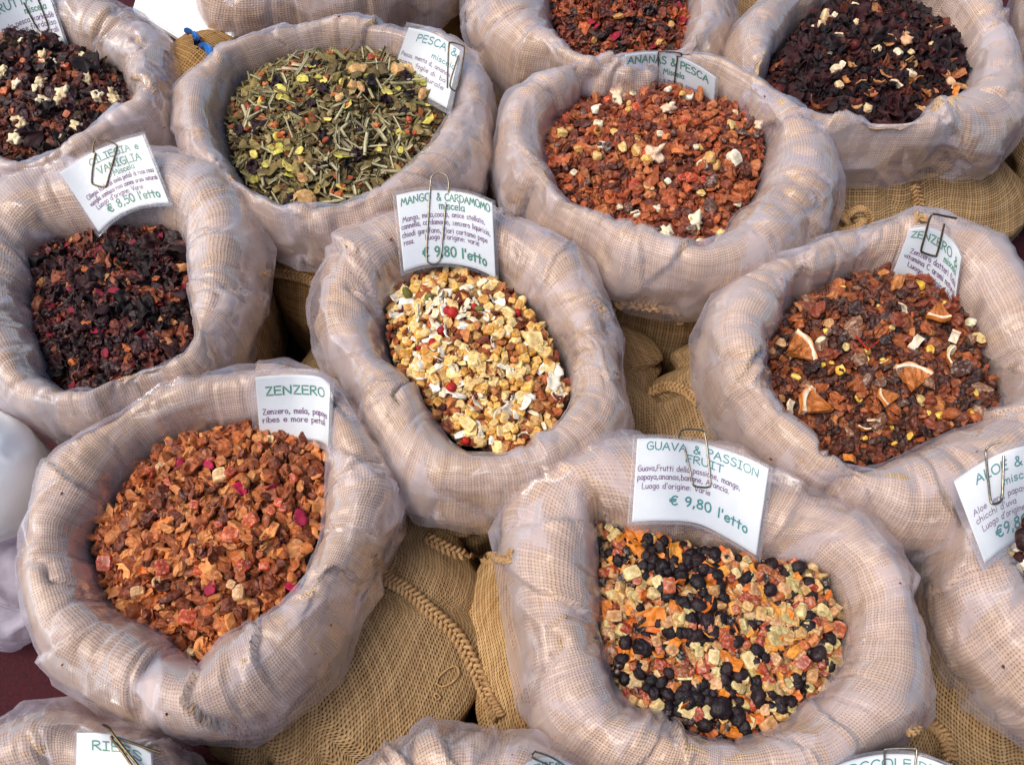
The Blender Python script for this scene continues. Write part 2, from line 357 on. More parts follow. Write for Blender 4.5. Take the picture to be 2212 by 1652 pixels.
def poly_radius(poly, c, ang):
    P = np.asarray(poly, float) - c; Q = np.roll(P, -1, 0)
    d = np.stack([np.cos(ang), np.sin(ang)], -1)
    best = np.full(len(ang), np.nan)
    for a, b in zip(P, Q):
        e = b - a; den = d[:, 0] * e[1] - d[:, 1] * e[0]
        with np.errstate(all='ignore'):
            t = (a[0] * e[1] - a[1] * e[0]) / den
            s = (a[0] * d[:, 1] - a[1] * d[:, 0]) / den
        ok = (s >= -1e-6) & (s <= 1 + 1e-6) & (t > 0)
        best = np.where(ok & (np.isnan(best) | (t > best)), t, best)
    return best
def smooth_c(a, k):
    n = len(a); w_ = np.hanning(2 * k + 3)[1:-1]; w_ /= w_.sum()
    return sum(w_[j + k] * np.roll(a, j) for j in range(-k, k + 1))
def fit(sk):
    ci = np.mean(sk['inner'], 0); c3 = at(ci[0], ci[1], RIM + ZC); sk['c'] = c3[:2]
    ci = proj(np.array([c3[0], c3[1], RIM + ZC]))
    rin = np.full(NPHI, .10); rout = np.full(NPHI, .17)
    ii = np.where((PROF[:, 1] >= ZC) & (PROF[:, 0] < .45))[0]; oo = np.where(PROF[:, 0] >= .3)[0]
    for it in range(40):
        rho = rin[:, None] + PROF[None, :, 0] * (rout - rin)[:, None]
        P = np.stack([c3[0] + rho * CS[:, None], c3[1] + rho * SN[:, None], np.broadcast_to(RIM + PROF[:, 1], rho.shape)], -1)
        q = proj(P) - ci; Rr = np.hypot(q[..., 0], q[..., 1]); al = np.arctan2(q[..., 1], q[..., 0])
        for (idx, fn, poly, which) in ((ii, np.argmin, sk['inner'], 0), (oo, np.argmax, sk['outer'], 1)):
            k = idx[fn(Rr[:, idx], 1)]; r = Rr[np.arange(NPHI), k]; a_ = al[np.arange(NPHI), k]
            tgt = poly_radius(poly, ci, a_)
            tgt = np.where(np.isnan(tgt), r, tgt)
            dr = (tgt - r) / 2200 * .7
            if which == 0: rin = smooth_c(rin + dr, 2)
            else: rout = smooth_c(rout + dr, 3)
        rin = np.clip(rin, .03, None); rout = np.maximum(rout, rin + .03)
    sk['rin'], sk['rout'] = rin + .004, np.maximum(rout, rin + .034)
for k_, s_ in SK.items(): fit(s_)

def surf(sk, prof_a, prof_z, rin=None, rout=None):
    rin = sk['rin'] if rin is None else rin; rout = sk['rout'] if rout is None else rout
    rho = rin[:, None] + prof_a * (rout - rin)[:, None]
    return np.stack([sk['c'][0] + rho * CS[:, None], sk['c'][1] + rho * SN[:, None], RIM + np.broadcast_to(prof_z, rho.shape)], -1)
def normals(P):
    du = np.roll(P, -1, 0) - np.roll(P, 1, 0); dv = np.gradient(P, axis=1)
    n = np.cross(du, dv); n /= np.linalg.norm(n, axis=-1)[..., None] + 1e-12
    # outward = away from the tube's core (up at the crest)
    j = np.argmax(P[..., 2].mean(0))
    if n[:, j, 2].mean() < 0: n = -n
    return n

def build_rim(sk, seed):
    P = surf(sk, PROF[None, :, 0], PROF[None, :, 1])
    N = normals(P)
    rel = P - np.array([sk['c'][0], sk['c'][1], RIM]); 
    lump = fbm(rel * 12 + seed * 7.3, seed, 3) * .0068 + np.interp(T_, [0, .2, .5, .8, 1], [0, .4, 1, .6, 0])[None] * (vnoise(np.stack([CS * 1.9, SN * 1.9, 0 * CS + seed * 9.1], -1), 77) * .007)[:, None]
    q = np.stack([CS[:, None] * 3.2 + 0 * T_, SN[:, None] * 3.2 + 0 * T_, np.broadcast_to(T_ * 2.0, (NPHI, NTR))], -1) + seed * 3.1
    rid = 1 - np.abs(vnoise(q * .7 + .5 * fbm(q * 1.1, seed + 9, 2)[..., None], seed + 5)) * 7
    fold = -np.clip(rid, 0, 1) ** 1.4 * .010 * np.clip(.4 + 1.2 * vnoise(q * .8 + 20, seed + 6), 0, 1)
    q2 = q * 2.1 + 40
    rid2 = 1 - np.abs(vnoise(q2 + .3 * fbm(q2, seed + 19, 2)[..., None], seed + 15)) * 4
    fold2 = -np.clip(rid2, 0, 1) ** 1.3 * .0022
    rf = np.random.default_rng(seed + 300)
    for _ in range(11):
        p0 = rf.uniform(0, 2 * math.pi); sl2 = rf.uniform(-1.1, 1.1); tc = rf.uniform(.25, .85); tw = rf.uniform(.12, .34); A = rf.uniform(.0025, .0075); w1 = rf.uniform(.10, .22)
        d = ((PH[:, None] - p0 - sl2 * (T_[None] - tc) + .10 * vnoise(np.stack([T_ * 6, 0 * T_ + p0, 0 * T_], -1), seed)[None] + math.pi) % (2 * math.pi)) - math.pi
        if rf.uniform() < .5: d = -d
        fold = fold + A * np.where(d > 0, np.exp(-(d / w1) ** 1.3), -.7 * np.exp(-np.abs(d) / .06)) * np.exp(-((T_ - tc) / tw) ** 2)[None]
    env = np.interp(T_, [0, .12, .25, .8, .95, 1], [.2, .5, 1, 1, .6, .3])
    P = P + N * ((lump + fold + fold2) * env)[..., None]
    sk['P'] = P; sk['N'] = N
    pitch = .0028 / sk.get('dens', 1)
    arc = np.concatenate([[0], np.cumsum(np.linalg.norm(np.diff(PROF * np.array([.075, 1]), axis=0), axis=1))])
    circ = round(2 * math.pi * (sk['rin'].mean() + .05) / pitch)
    uu = np.arange(NPHI + 1) / NPHI * circ
    P2 = np.concatenate([P, P[:1]], 0)
    uv = np.stack(np.broadcast_arrays(uu[:, None] + 1000 * seed, arc[None] / pitch), -1).reshape(-1, 2)
    # shear: the bias of the rolled cloth changes round the rim
    uv[:, 0] += np.repeat(np.concatenate([0 * PH, [0]]), NTR)
    sk['rimV'], sk['rimF'] = P2.reshape(-1, 3), grid_faces(NPHI + 1, NTR)
    return mesh_np('rolled_rim', sk['rimV'], sk['rimF'], M[sk.get('mat', 'burlap')], uv=uv)

LC = np.array([(-.08, -.11), (-.03, -.08), (0, -.055), (.05, -.033), (.19, -.010), (.42, .000), (.65, -.002), (.86, -.017), (.99, -.043), (1.02, -.066), (1.01, -.086), (.99, -.104)])
NL = 76
LP = catmull(LC, NL); TL = np.linspace(0, 1, NL)
def build_liner(sk, seed):
    r = np.random.default_rng(seed + 100)
    rin, rout = sk['rin'], sk['rout']
    # film is pulled taut between a few nodes: chords seen from above
    nn = int(r.integers(15, 22)); nodes = np.sort((np.arange(nn) + r.uniform(-.38, .38, nn)) / nn * NPHI).astype(int) % NPHI
    nodes = np.unique(nodes)
    def chord(rr, lo, hi):
        val = rr[nodes] + r.uniform(lo, hi, len(nodes))
        pts = np.stack([val * CS[nodes], val * SN[nodes]], -1)
        return poly_radius(pts, np.zeros(2), PH)
    ro = np.maximum(chord(rout, .001, .010), rout + .0015)
    ri = np.minimum(rin, np.where(np.isnan(rin), rin, rin)) - .001
    hem = smooth_c(np.interp(np.arange(NPHI), np.arange(0, NPHI + 1, 20), np.append(h := r.uniform(.62, 1.12, NPHI // 20), h[0])), 4)
    a = np.broadcast_to(LP[None, :, 0], (NPHI, NL)).copy(); z = np.broadcast_to(LP[None, :, 1], (NPHI, NL)).copy()
    k = TL > .74
    z[:, k] = -.035 + (z[:, k] + .035) * (1 + (hem[:, None] - 1) * np.clip((TL[k] - .74) / .1, 0, 1))
    # radius: blend from burlap-following inside to taut chords outside
    wgt = np.clip((TL - .3) / .4, 0, 1); wgt = wgt * wgt * (3 - 2 * wgt)
    rho = ri[:, None] + a * (rout - ri)[:, None] + wgt * (ro - rout)[:, None]
    P = np.stack([sk['c'][0] + rho * CS[:, None], sk['c'][1] + rho * SN[:, None], RIM + z], -1)
    N = normals(P)
    # base: ride on the burlap's own folds
    tt = np.array([np.argmin(np.abs(PROF[:, 0] - x_) + np.abs(PROF[:, 1] - z_) * 14) for x_, z_ in LP])
    base = surf(sk, PROF[None, :, 0], PROF[None, :, 1]); disp = ((sk['P'] - base) * sk['N']).sum(-1)[:, tt]
    Pb = P + N * disp[..., None]
    # the film touches at scattered nodes and spans flat facets between them
    vlen = np.concatenate([[0], np.cumsum(np.linalg.norm(np.diff(LP * np.array([.075, 1]), axis=0), axis=1))]); vl = vlen[-1]
    nu, nv = 30, 7; pts = []; fi = []; ti = []
    ujs = r.uniform(-.45, .45, (nu, nv + 1)); vjs = r.uniform(-.42, .42, (nu, nv + 1)); slant = r.uniform(-.5, .5, nv + 1)
    for a_ in range(nu):
        for c_i in range(nv + 1):
            u_ = (a_ + ujs[a_, c_i] + slant[c_i]) / nu; v_ = min(max((c_i + (0 if c_i in (0, nv) else vjs[a_, c_i])) / nv, 0), 1) * vl
            pts.append((u_ % 1.0, v_))
    pts = np.array(pts); fi = (pts[:, 0] * NPHI).astype(int) % NPHI; ti = np.clip(np.searchsorted(vlen, pts[:, 1]), 0, NL - 1)
    tn = TL[ti]; no = .0006 + r.beta(.8, 2.2, len(pts)) * np.interp(tn, [0, .15, .3, .7, 1], [.0005, .003, .006, .010, .014])
    npos = Pb[fi, ti] + N[fi, ti] * no[:, None]
    A2 = []; idx = []
    for sft in (-1, 0, 1):
        for i_p, (u_, v_) in enumerate(pts):
            if -.12 < u_ + sft < 1.12: A2.append((u_ + sft, v_)); idx.append(i_p)
    SC = .85 * 1.7                                  # metres round the rim, stretched so creases run across it
    res = delaunay_2d_cdt([Vector((p[0] * SC, p[1])) for p in A2], [], [], 0, 1e-6)
    vm = [o[0] if o else 0 for o in res[3]]; tv = [np.array(p) for p in res[0]]
    UU, VV = np.meshgrid(np.arange(NPHI) / NPHI * SC, vlen, indexing='ij')
    plin = Pb.copy(); fold_a = np.zeros((NPHI, NL)); ftint = r.beta(.5, 3.0, len(res[2])) * .5; ftint[r.uniform(size=len(ftint)) < .10] = .75
    for k_t, f in enumerate(res[2]):
        a0, a1, a2 = (tv[q_] for q_ in f); den = (a1[0] - a0[0]) * (a2[1] - a0[1]) - (a2[0] - a0[0]) * (a1[1] - a0[1])
        if abs(den) < 1e-12: continue
        us = [p[0] for p in (a0, a1, a2)]; i_lo = max(0, int(min(us) / SC * NPHI) - 1); i_hi = min(NPHI, int(max(us) / SC * NPHI) + 2)
        if i_hi <= i_lo: continue
        u_, v_ = UU[i_lo:i_hi], VV[i_lo:i_hi]
        l1 = ((u_ - a0[0]) * (a2[1] - a0[1]) - (a2[0] - a0[0]) * (v_ - a0[1])) / den
        l2 = ((a1[0] - a0[0]) * (v_ - a0[1]) - (u_ - a0[0]) * (a1[1] - a0[1])) / den; l0 = 1 - l1 - l2
        m_ = (l0 >= -1e-4) & (l1 >= -1e-4) & (l2 >= -1e-4)
        n0, n1, n2 = (npos[idx[vm[q_]]] for q_ in f)
        val = l0[..., None] * n0 + l1[..., None] * n1 + l2[..., None] * n2
        plin[i_lo:i_hi][m_] = val[m_]; fold_a[i_lo:i_hi][m_] = ftint[k_t]
    off = ((plin - Pb) * N).sum(-1)
    rel = Pb - np.array([sk['c'][0], sk['c'][1], RIM])
    env = np.interp(TL, [0, .1, .2, .85, 1], [0, .25, 1, 1, .8])
    wq = rel * np.array([45, 45, 45]) + .8 * fbm(rel * 30, seed + 33, 2)[..., None]
    fine = np.clip(1 - np.abs(vnoise(wq, seed + 41)) * 4, 0, 1) * .0005
    off = np.clip(off, .0007, np.interp(TL, [0, .2, .4, 1], [.0015, .003, .010, .014])[None]) + fine * env
    P = Pb + N * off[..., None]
    disp = 0
    P2 = np.concatenate([P, P[:1]], 0)
    V = P2.reshape(-1, 3); F = grid_faces(NPHI + 1, NL)
    me = mesh_np('plastic_liner', V, F, M['film'])
    lf = np.clip((off - .001) / .009, 0, 1) * .5 + fold_a * env
    lf = np.concatenate([lf, lf[:1]], 0).reshape(-1)
    at_ = me.attributes.new('lift', 'FLOAT', 'POINT'); at_.data.foreach_set('value', lf.astype(np.float32))
    sk['linV'], sk['linF'] = V, F
    return me

NB = 44
def build_body(sk, seed):
    rin, rout = sk['rin'], sk['rout']; s = np.linspace(0, 1, NB)
    r0 = rin + .74 * (rout - rin)
    sh_ = np.clip(s / .28, 0, 1); sh_ = sh_ * sh_ * (3 - 2 * sh_); e_ = np.clip((s - .62) / .38, 0, 1); sh_ = sh_ * (1 - .45 * e_ * e_)
    lob = np.zeros((NPHI, NB))
    for (deg, wd, ext, sh) in sk.get('lobes', ()):
        d = (PH - R_(deg) + math.pi) % (2 * math.pi) - math.pi
        lob += np.exp(-np.abs(d / R_(wd)) ** 3)[:, None] * ext * sh_[None]
    z = -.095 - (1 - (1 - s) ** 1.25) * (RIM - .095 - .004)
    rs = smooth_c(r0, 12); rr = r0[:, None] * (1 - sh_) + rs[:, None] * sh_ + (sk.get('base', .012) * sh_)[None] - (np.clip(s - .7, 0, 1) ** 2 * .35)[None] + lob
    P = np.stack([sk['c'][0] + rr * CS[:, None], sk['c'][1] + rr * SN[:, None], np.broadcast_to(RIM + z, rr.shape)], -1)
    N = np.stack([np.broadcast_to(CS[:, None], rr.shape), np.broadcast_to(SN[:, None], rr.shape), 0 * rr], -1)
    rel = P - np.array([sk['c'][0], sk['c'][1], 0])
    q = np.stack([CS[:, None] * 2.3 + 0 * s, SN[:, None] * 2.3 + 0 * s, np.broadcast_to(s * 1.5, rr.shape)], -1) + seed * 2.2
    wq = q + .5 * fbm(q, seed + 60, 2)[..., None]
    rid = np.clip(1 - np.abs(vnoise(wq, seed + 61)) * 4, 0, 1) ** 1.4
    amp = np.interp(s, [0, .2, 1], [.2, 1, 1])
    P = P + N * ((fbm(rel * 9, seed + 62, 3) * .008 - rid * .020) * amp)[..., None]
    P[..., 2] = np.maximum(P[..., 2], .003)
    ix = (np.arange(NPHI + 1) + NPHI // 4) % NPHI; Pr = P[ix]          # the cut in the weave lies at the back
    sk['bodyV'] = Pr.reshape(-1, 3); sk['bodyF'] = grid_faces(NPHI + 1, NB)
    pitch = .0034 / sk.get('bdens', 1)
    def cum(A, ax):
        d_ = np.linalg.norm(np.diff(A, axis=ax), axis=-1); z_ = np.zeros_like(A[..., 0]); sl_ = [slice(None)] * 2; sl_[ax] = slice(1, None); z_[tuple(sl_)] = np.cumsum(d_, ax); return z_
    Ps = np.stack([np.stack([smooth_c(P[:, j_, c_], 8) for j_ in range(NB)], -1) for c_ in range(3)], -1)[ix]
    uu = cum(Ps, 0); uu = uu - uu[NPHI // 2][None]; vv = cum(Ps, 1)
    uv = np.stack([uu / pitch + 500 * seed, vv / pitch], -1).reshape(-1, 2)
    return mesh_np('sack_body', sk['bodyV'], sk['bodyF'], M[sk.get('bmat', sk.get('mat', 'burlap_body'))], uv=uv)

SK['zenz'].update(lobes=[(-26, 44, .13, .5)], bmat='burlap_body')
SK['mango'].update(lobes=[(10, 30, .075, .35), (175, 30, .05, .4)])
SK['hibis'].update(lobes=[(-95, 36, .075, .35), (-42, 24, .085, .4)])
SK['pesca'].update(lobes=[(-72, 36, .085, .4)], bmat='burlap_ochre')
SK['dates'].update(lobes=[(190, 34, .06, .4)])
SK['guava'].update(lobes=[(180, 35, .06, .5), (-12, 30, .07, .4)], bmat='burlap_open')
SK['cocco'].update(mat='burlap_ochre')
SK['aloe'].update(lobes=[(225, 45, .05, .4)])
SK['behind'].update(lobes=[(-90, 60, .10, .4)])
SK['plain'].update(lobes=[(215, 30, .06, .2)], bmat='burlap_ochre')
LAB = dict(
 mango='open jute sack of pale mango cubes and white coconut, centre of the display',
 guava='open jute sack of black raisins and candied cubes, behind the guava card',
 zenz='open jute sack of orange brown ginger and apple pieces at front left',
 ciliegia='open jute sack of dark cherry mix with magenta petals at left edge',
 pesca='open jute sack of green lemongrass and leaf mix beside the pesca card',
 ananas='open jute sack of reddish apple pieces with white cubes under the ananas card',
 hibis='open jute sack of dark hibiscus with tan peel pieces, top right corner',
 dates='open jute sack of brown fruit mix with orange peel slices at right',
 rosehip='jute sack of red brown mix cut off by the top edge, middle',
 frutta='jute sack of dark mix with white lumps in the top left corner',
 plain='jute sack with long hanging milky liner at top edge, filling out of view',
 aloe='jute sack cut off by the right edge, holding the aloe card',
 ribes='jute sack at the bottom left corner with only its back rim showing',
 middle='jute sack at the bottom edge below the front left and guava sacks',
 cocco='jute sack at the bottom right with the arched card',
 corner='jute sack rim just entering at the top right corner',
 behind='golden jute sack side seen between two rims at the top edge',
)
for i_, (k_, sk) in enumerate(SK.items()):
    root = empty('jute_sack', (sk['c'][0], sk['c'][1], 0), LAB[k_], 'sack', 'open jute sacks packed together on the stall')
    sk['root'] = root
    link('rolled_rim', build_rim(sk, i_ + 1), root)
    link('plastic_liner', build_liner(sk, i_ + 1), root)
    link('sack_body', build_body(sk, i_ + 1), root)
# ------------------------------------------------------------------ fillings: real pieces, heaped
def ico(sub):
    import bmesh
    bm = bmesh.new(); bmesh.ops.create_icosphere(bm, subdivisions=sub, radius=1.0)
    V = np.array([v.co[:] for v in bm.verts]); F = np.array([[v.index for v in f.verts] for f in bm.faces]); bm.free(); return V, F
ICO1, ICO2, ICO3 = ico(1), ico(2), ico(3)
def unshare(V, F, col=None):
    Vn = V[F.ravel()]; return Vn, np.arange(len(Vn)).reshape(F.shape), (None if col is None else col[F.ravel()])
def tri(F4): return np.vstack([F4[:, [0, 1, 2]], F4[:, [0, 2, 3]]])
# every shape is built about 1 unit long; col = multiplier of the piece's tint
def s_lump(r, base=ICO2, amp=.38, flat=.62):
    V, F = base; o = r.uniform(0, 99, 3)
    d = 1 + amp * vnoise(V * 1.1 + o, 1) + .5 * amp * vnoise(V * 2.3 + o, 2)
    V = V * d[:, None] * np.array([.5, .5 * r.uniform(.6, 1), .5 * flat * r.uniform(.7, 1.3)])
    # one or two cut faces
    for _ in range(int(r.integers(1, 4))):
        n = r.normal(size=3); n /= np.linalg.norm(n); k = V @ n; c = k.max() * r.uniform(.35, .7)
        V = V - n * np.clip(k - c, 0, None)[:, None]
    return V, F, np.ones((len(V), 3))
def s_apple(r):                                # dried apple: curled, pinched wedge with hollow face
    n, m = 6, 5
    u, v = np.meshgrid(np.linspace(-1, 1, n), np.linspace(-1, 1, m), indexing='ij')
    o = r.uniform(0, 99, 3); Pn = np.stack([u * 1.3, v * 1.3, 0 * u], -1) + o
    rx = .5 * (1 + .3 * vnoise(Pn, 3)); ry = .36 * r.uniform(.7, 1.1) * (1 + .35 * vnoise(Pn, 4))
    x = u * rx * np.sqrt(1 - .35 * v * v); y = v * ry * np.sqrt(1 - .45 * u * u)
    cur = r.uniform(-.9, .9); cur2 = r.uniform(.2, 1.0)
    z = cur * x * x + cur2 * y * y * 1.3 + .16 * vnoise(Pn * 1.6, 5)
    th = (.10 + .10 * r.uniform()) * (1 - .75 * np.maximum(abs(u), abs(v)) ** 3) * (1 + .5 * vnoise(Pn * 2, 8))
    A = np.stack([x, y, z + th], -1).reshape(-1, 3); B = np.stack([x, y, z - th], -1).reshape(-1, 3)
    F = grid_faces(n, m); e = []
    idx = np.arange(n * m).reshape(n, m)
    ring = list(idx[:, 0]) + list(idx[-1, 1:]) + list(idx[::-1, -1][1:]) + list(idx[0, ::-1][1:-1])
    k = n * m
    for a, b in zip(ring, ring[1:] + ring[:1]): e.append([a, b, b + k, a + k])
    V = np.vstack([A, B]); F = tri(np.vstack([F, F[:, ::-1] + k, np.array(e)[:, ::-1]]))
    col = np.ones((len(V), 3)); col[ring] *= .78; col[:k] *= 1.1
    return V, F, col
def s_low(r):
    V, F, c = s_lump(r, ICO1, .45, .7); return V, F, c
def s_cube(r):
    n = 4; g = np.linspace(-1, 1, n); V = []; F = []; o = 0
    for ax in range(3):
        for sg in (-1, 1):
            a, b = np.meshgrid(g, g, indexing='ij'); P = np.zeros((n, n, 3)); P[..., ax] = sg; P[..., (ax + 1) % 3] = a; P[..., (ax + 2) % 3] = b
            f = grid_faces(n, n); f = f if sg > 0 else f[:, ::-1]
            V.append(P.reshape(-1, 3)); F.append(f + o); o += n * n
    V = np.vstack(V); F = tri(np.vstack(F)); V0 = V
    L = (np.abs(V) ** 4.6).sum(1) ** (1 / 4.6); V = V / L[:, None]
    q = r.uniform(0, 99, 3)
    V = V * (1 + .09 * np.stack([vnoise(V * .9 + q, 1), vnoise(V * .9 + q, 2), vnoise(V * .9 + q, 3)], -1))
    V = V * (1 + .10 * vnoise(V * 1.9 + q, 7))[:, None]
    V = V * np.array([.40 * r.uniform(.9, 1.25), .38 * r.uniform(.8, 1.1), .34 * r.uniform(.65, 1.05)])
    V[:, 0] += V[:, 2] * r.uniform(-.2, .2)
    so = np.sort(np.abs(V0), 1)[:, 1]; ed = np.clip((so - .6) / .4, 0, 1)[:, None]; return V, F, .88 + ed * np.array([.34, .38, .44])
def s_raisin(r):
    V, F = ICO3; o = r.uniform(0, 99, 3)
    rid = 1 - np.abs(vnoise(V * np.array([1.6, 3.0, 3.0]) + o, 3)) * 3.2
    V = V * (1 - .24 * np.clip(rid, 0, 1) + .12 * vnoise(V + o, 1))[:, None]
    return V * np.array([.48, .42 * r.uniform(.85, 1), .38]), F, np.ones((len(V), 3))
def s_sheet(r, n=9, m=6, asp=.6, crum=.3, thick=.012, curl=.8, pointed=1.):
    u, v = np.meshgrid(np.linspace(-1, 1, n), np.linspace(-1, 1, m), indexing='ij')
    o = r.uniform(0, 99, 3); wv = (1 - abs(u) ** 2.2 * pointed) ** .6 * (1 + .25 * vnoise(np.stack([u * 2, v, 0 * u], -1) + o, 2))
    x = u * .5; y = v * .5 * asp * wv
    Pn = np.stack([x * 5, y * 5, 0 * x], -1) + o
    z = crum * .5 * vnoise(Pn, 4) + .1 * crum * vnoise(Pn * 2.5, 5) + r.uniform(-1, 1) * curl * x * x + r.uniform(-1, 1) * curl * 1.6 * y * y
    k = n * m; A = np.stack([x, y, z + thick], -1).reshape(-1, 3); B = np.stack([x, y, z - thick], -1).reshape(-1, 3)
    F = grid_faces(n, m); idx = np.arange(k).reshape(n, m)
    ring = list(idx[:, 0]) + list(idx[-1, 1:]) + list(idx[::-1, -1][1:]) + list(idx[0, ::-1][1:-1])
    e = [[a, b, b + k, a + k] for a, b in zip(ring, ring[1:] + ring[:1])]
    V = np.vstack([A, B]); return V, tri(np.vstack([F, F[:, ::-1] + k, np.array(e)[:, ::-1]])), np.ones((len(V), 3))
def s_stalk(r):                                # split grass stalk: half tube
    k = 7; a = np.linspace(0, math.pi * 1.1, k); w_ = .055 * r.uniform(.6, 1.4)
    prof = np.vstack([np.stack([np.cos(a), np.sin(a)], -1) * w_, np.stack([np.cos(a[::-1]), np.sin(a[::-1])], -1) * w_ * .72])
    X = np.linspace(-.5, .5, 4); V = []; b = r.uniform(-.12, .12)
    for x in X: V.append(np.stack([np.full(len(prof), x), prof[:, 0] + b * x * x, prof[:, 1]], -1))
    K = len(prof); V = np.vstack(V); F = []
    for i in range(3):
        for j in range(K): F.append([i * K + j, (i + 1) * K + j, (i + 1) * K + (j + 1) % K, i * K + (j + 1) % K])
    for i in (0, 3):
        for j in range(k - 1): F.append([i * K + j, i * K + j + 1, i * K + K - 2 - j, i * K + K - 1 - j])
    c = np.ones((len(V), 3)); return V, tri(np.array(F)), c
def s_petal(r): return s_sheet(r, 8, 6, .55, .22, .015, 1.0)
def s_crumple(r): return s_sheet(r, 10, 8, .8, .75, .02, 1.0, .6)
def s_flake(r): return s_sheet(r, 7, 6, .55, .15, .035, .9, .35)
def s_coco(r): return s_sheet(r, 8, 5, .46 * r.uniform(.7, 1.5), .12, .025, .7, .45)
def s_popcorn(r):
    V, F = ICO3; o = r.uniform(0, 99, 3); d = 1 + .75 * vnoise(V * 1.7 + o, 1) + .4 * vnoise(V * 3.2 + o, 2)
    return V * d[:, None] * np.array([.5, .38, .33]), F, np.ones((len(V), 3))
def s_berry(r):
    V, F = ICO2; o = r.uniform(0, 99, 3); return V * (1 + .07 * vnoise(V * 2 + o, 1))[:, None] * .42, F, np.ones((len(V), 3))
def s_pod(r):
    V, F = ICO2; a = np.arctan2(V[:, 2], V[:, 1]); rr = 1 + .08 * np.cos(3 * a)
    V = V * np.array([.5, .24, .24]); V[:, 1:] *= rr[:, None]; V[:, 1:] *= (1 - 1.2 * V[:, :1] ** 2)
    return V, F, np.ones((len(V), 3))
WHITE = np.array(srgb(240, 226, 200)); ORANGE = np.array(srgb(216, 126, 36))
def s_peel(r, span=1.5, wid=.32, flesh=False):  # arc of orange rind: orange skin outside, white pith inside
    n = 14; a = np.linspace(-span / 2, span / 2, n) + 0; Ro = .62; th = .085; ht = wid * r.uniform(.8, 1.2)
    V = []; col = []
    tw = r.uniform(-.25, .25)
    for i, t in enumerate(a):
        jit = 1 + .04 * math.sin(9 * t + r.uniform(0, .6))
        for rr, zz, c in ((Ro * jit, ht / 2, 0), (Ro * jit, -ht / 2, 0), (Ro - .05, ht / 2, 1), (Ro - th, ht / 2 * .9, 1), (Ro - th, -ht / 2 * .9, 1), (Ro - .05, -ht / 2, 1)):
            V.append([rr * math.cos(t), rr * math.sin(t), zz + tw * t * .3]); col.append(ORANGE if c == 0 else WHITE)
    V = np.array(V); order = [1, 0, 2, 3, 4, 5]; F = []; K = 6
    for i in range(n - 1):
        for j in range(K):
            p, q = order[j], order[(j + 1) % K]; F.append([i * K + p, (i + 1) * K + p, (i + 1) * K + q, i * K + q])
    F = np.array(F); col = np.array(col)
    for i in (0, n - 1): F = np.vstack([F, [[i * K + 0, i * K + 1, i * K + 5, i * K + 2], [i * K + 2, i * K + 5, i * K + 4, i * K + 3]]])
    F = tri(F)
    if flesh:                                  # the dried wedge of flesh inside the rind
        g = 7; u, t = np.meshgrid(np.linspace(.02, Ro - th + .01, g), a, indexing='ij')
        z = ht * .30 * (1 - .5 * u) * (1 + 1.3 * vnoise(np.stack([u * 9, t * 9, 0 * u], -1) + r.uniform(0, 9, 3), 2))
        x = u * np.cos(t); y = u * np.sin(t)
        A = np.stack([x, y, z], -1).reshape(-1, 3); B = np.stack([x, y, -z], -1).reshape(-1, 3); k = len(A)
        f = grid_faces(g, n); sides = []
        idx = np.arange(k).reshape(g, n)
        for row in (idx[:, 0], idx[:, -1]): sides += [[a_, b_, b_ + k, a_ + k] for a_, b_ in zip(row[:-1], row[1:])]
        fl = tri(np.vstack([f, f[:, ::-1] + k, np.array(sides)]))
        mem = np.abs(np.sin(t * 4.2)).reshape(-1) < .16
        cc = np.where(mem[:, None], srgb(226, 180, 112), srgb(178, 104, 42)); cc = np.vstack([cc, cc])
        F = np.vstack([F, fl + len(V)]); V = np.vstack([V, A, B]); col = np.vstack([col, cc])
    V = V - np.array([.35 if flesh else .55, 0, 0])
    return V * .95, F, col
SHP = dict(apple=s_apple, lump=s_lump, low=s_low, cube=s_cube, raisin=s_raisin, petal=s_petal, crumple=s_crumple, flake=s_flake, coco=s_coco,
           popcorn=s_popcorn, berry=s_berry, stalk=s_stalk, pod=s_pod, peel=lambda r: s_peel(r, r.uniform(.9, 1.7), .34), slice=lambda r: s_peel(r, r.uniform(1.0, 1.35), .12, True))
SMOOTH = {'raisin', 'berry', 'pod', 'petal', 'crumple', 'coco', 'popcorn', 'stalk'}
_proto = {}
def proto(kind, i):
    if (kind, i) not in _proto: _proto[(kind, i)] = SHP[kind](np.random.default_rng(1000 + 17 * i + sum(map(ord, kind))))
    return _proto[(kind, i)]
NV = dict(apple=14, lump=8, low=10)
def rotm(r, tilt):
    """random heading, tilt off flat by up to tilt"""
    a = r.uniform(0, 2 * math.pi); ax = r.uniform(0, 2 * math.pi); t = r.normal() * tilt; s2 = r.uniform(0, 2 * math.pi)
    def Rz(x): c, s = math.cos(x), math.sin(x); return np.array([[c, -s, 0], [s, c, 0], [0, 0, 1]])
    def Rx(x): c, s = math.cos(x), math.sin(x); return np.array([[1, 0, 0], [0, c, -s], [0, s, c]])
    fl = Rx(math.pi) if r.uniform() < .5 else np.eye(3)
    return Rz(a) @ Rx(t) @ Rz(s2) @ fl
def in_poly_radius(sk, x, y):
    a = np.arctan2(y, x) % (2 * math.pi); return np.interp(a, np.append(PH, 2 * math.pi), np.append(sk['rin'], sk['rin'][0]))
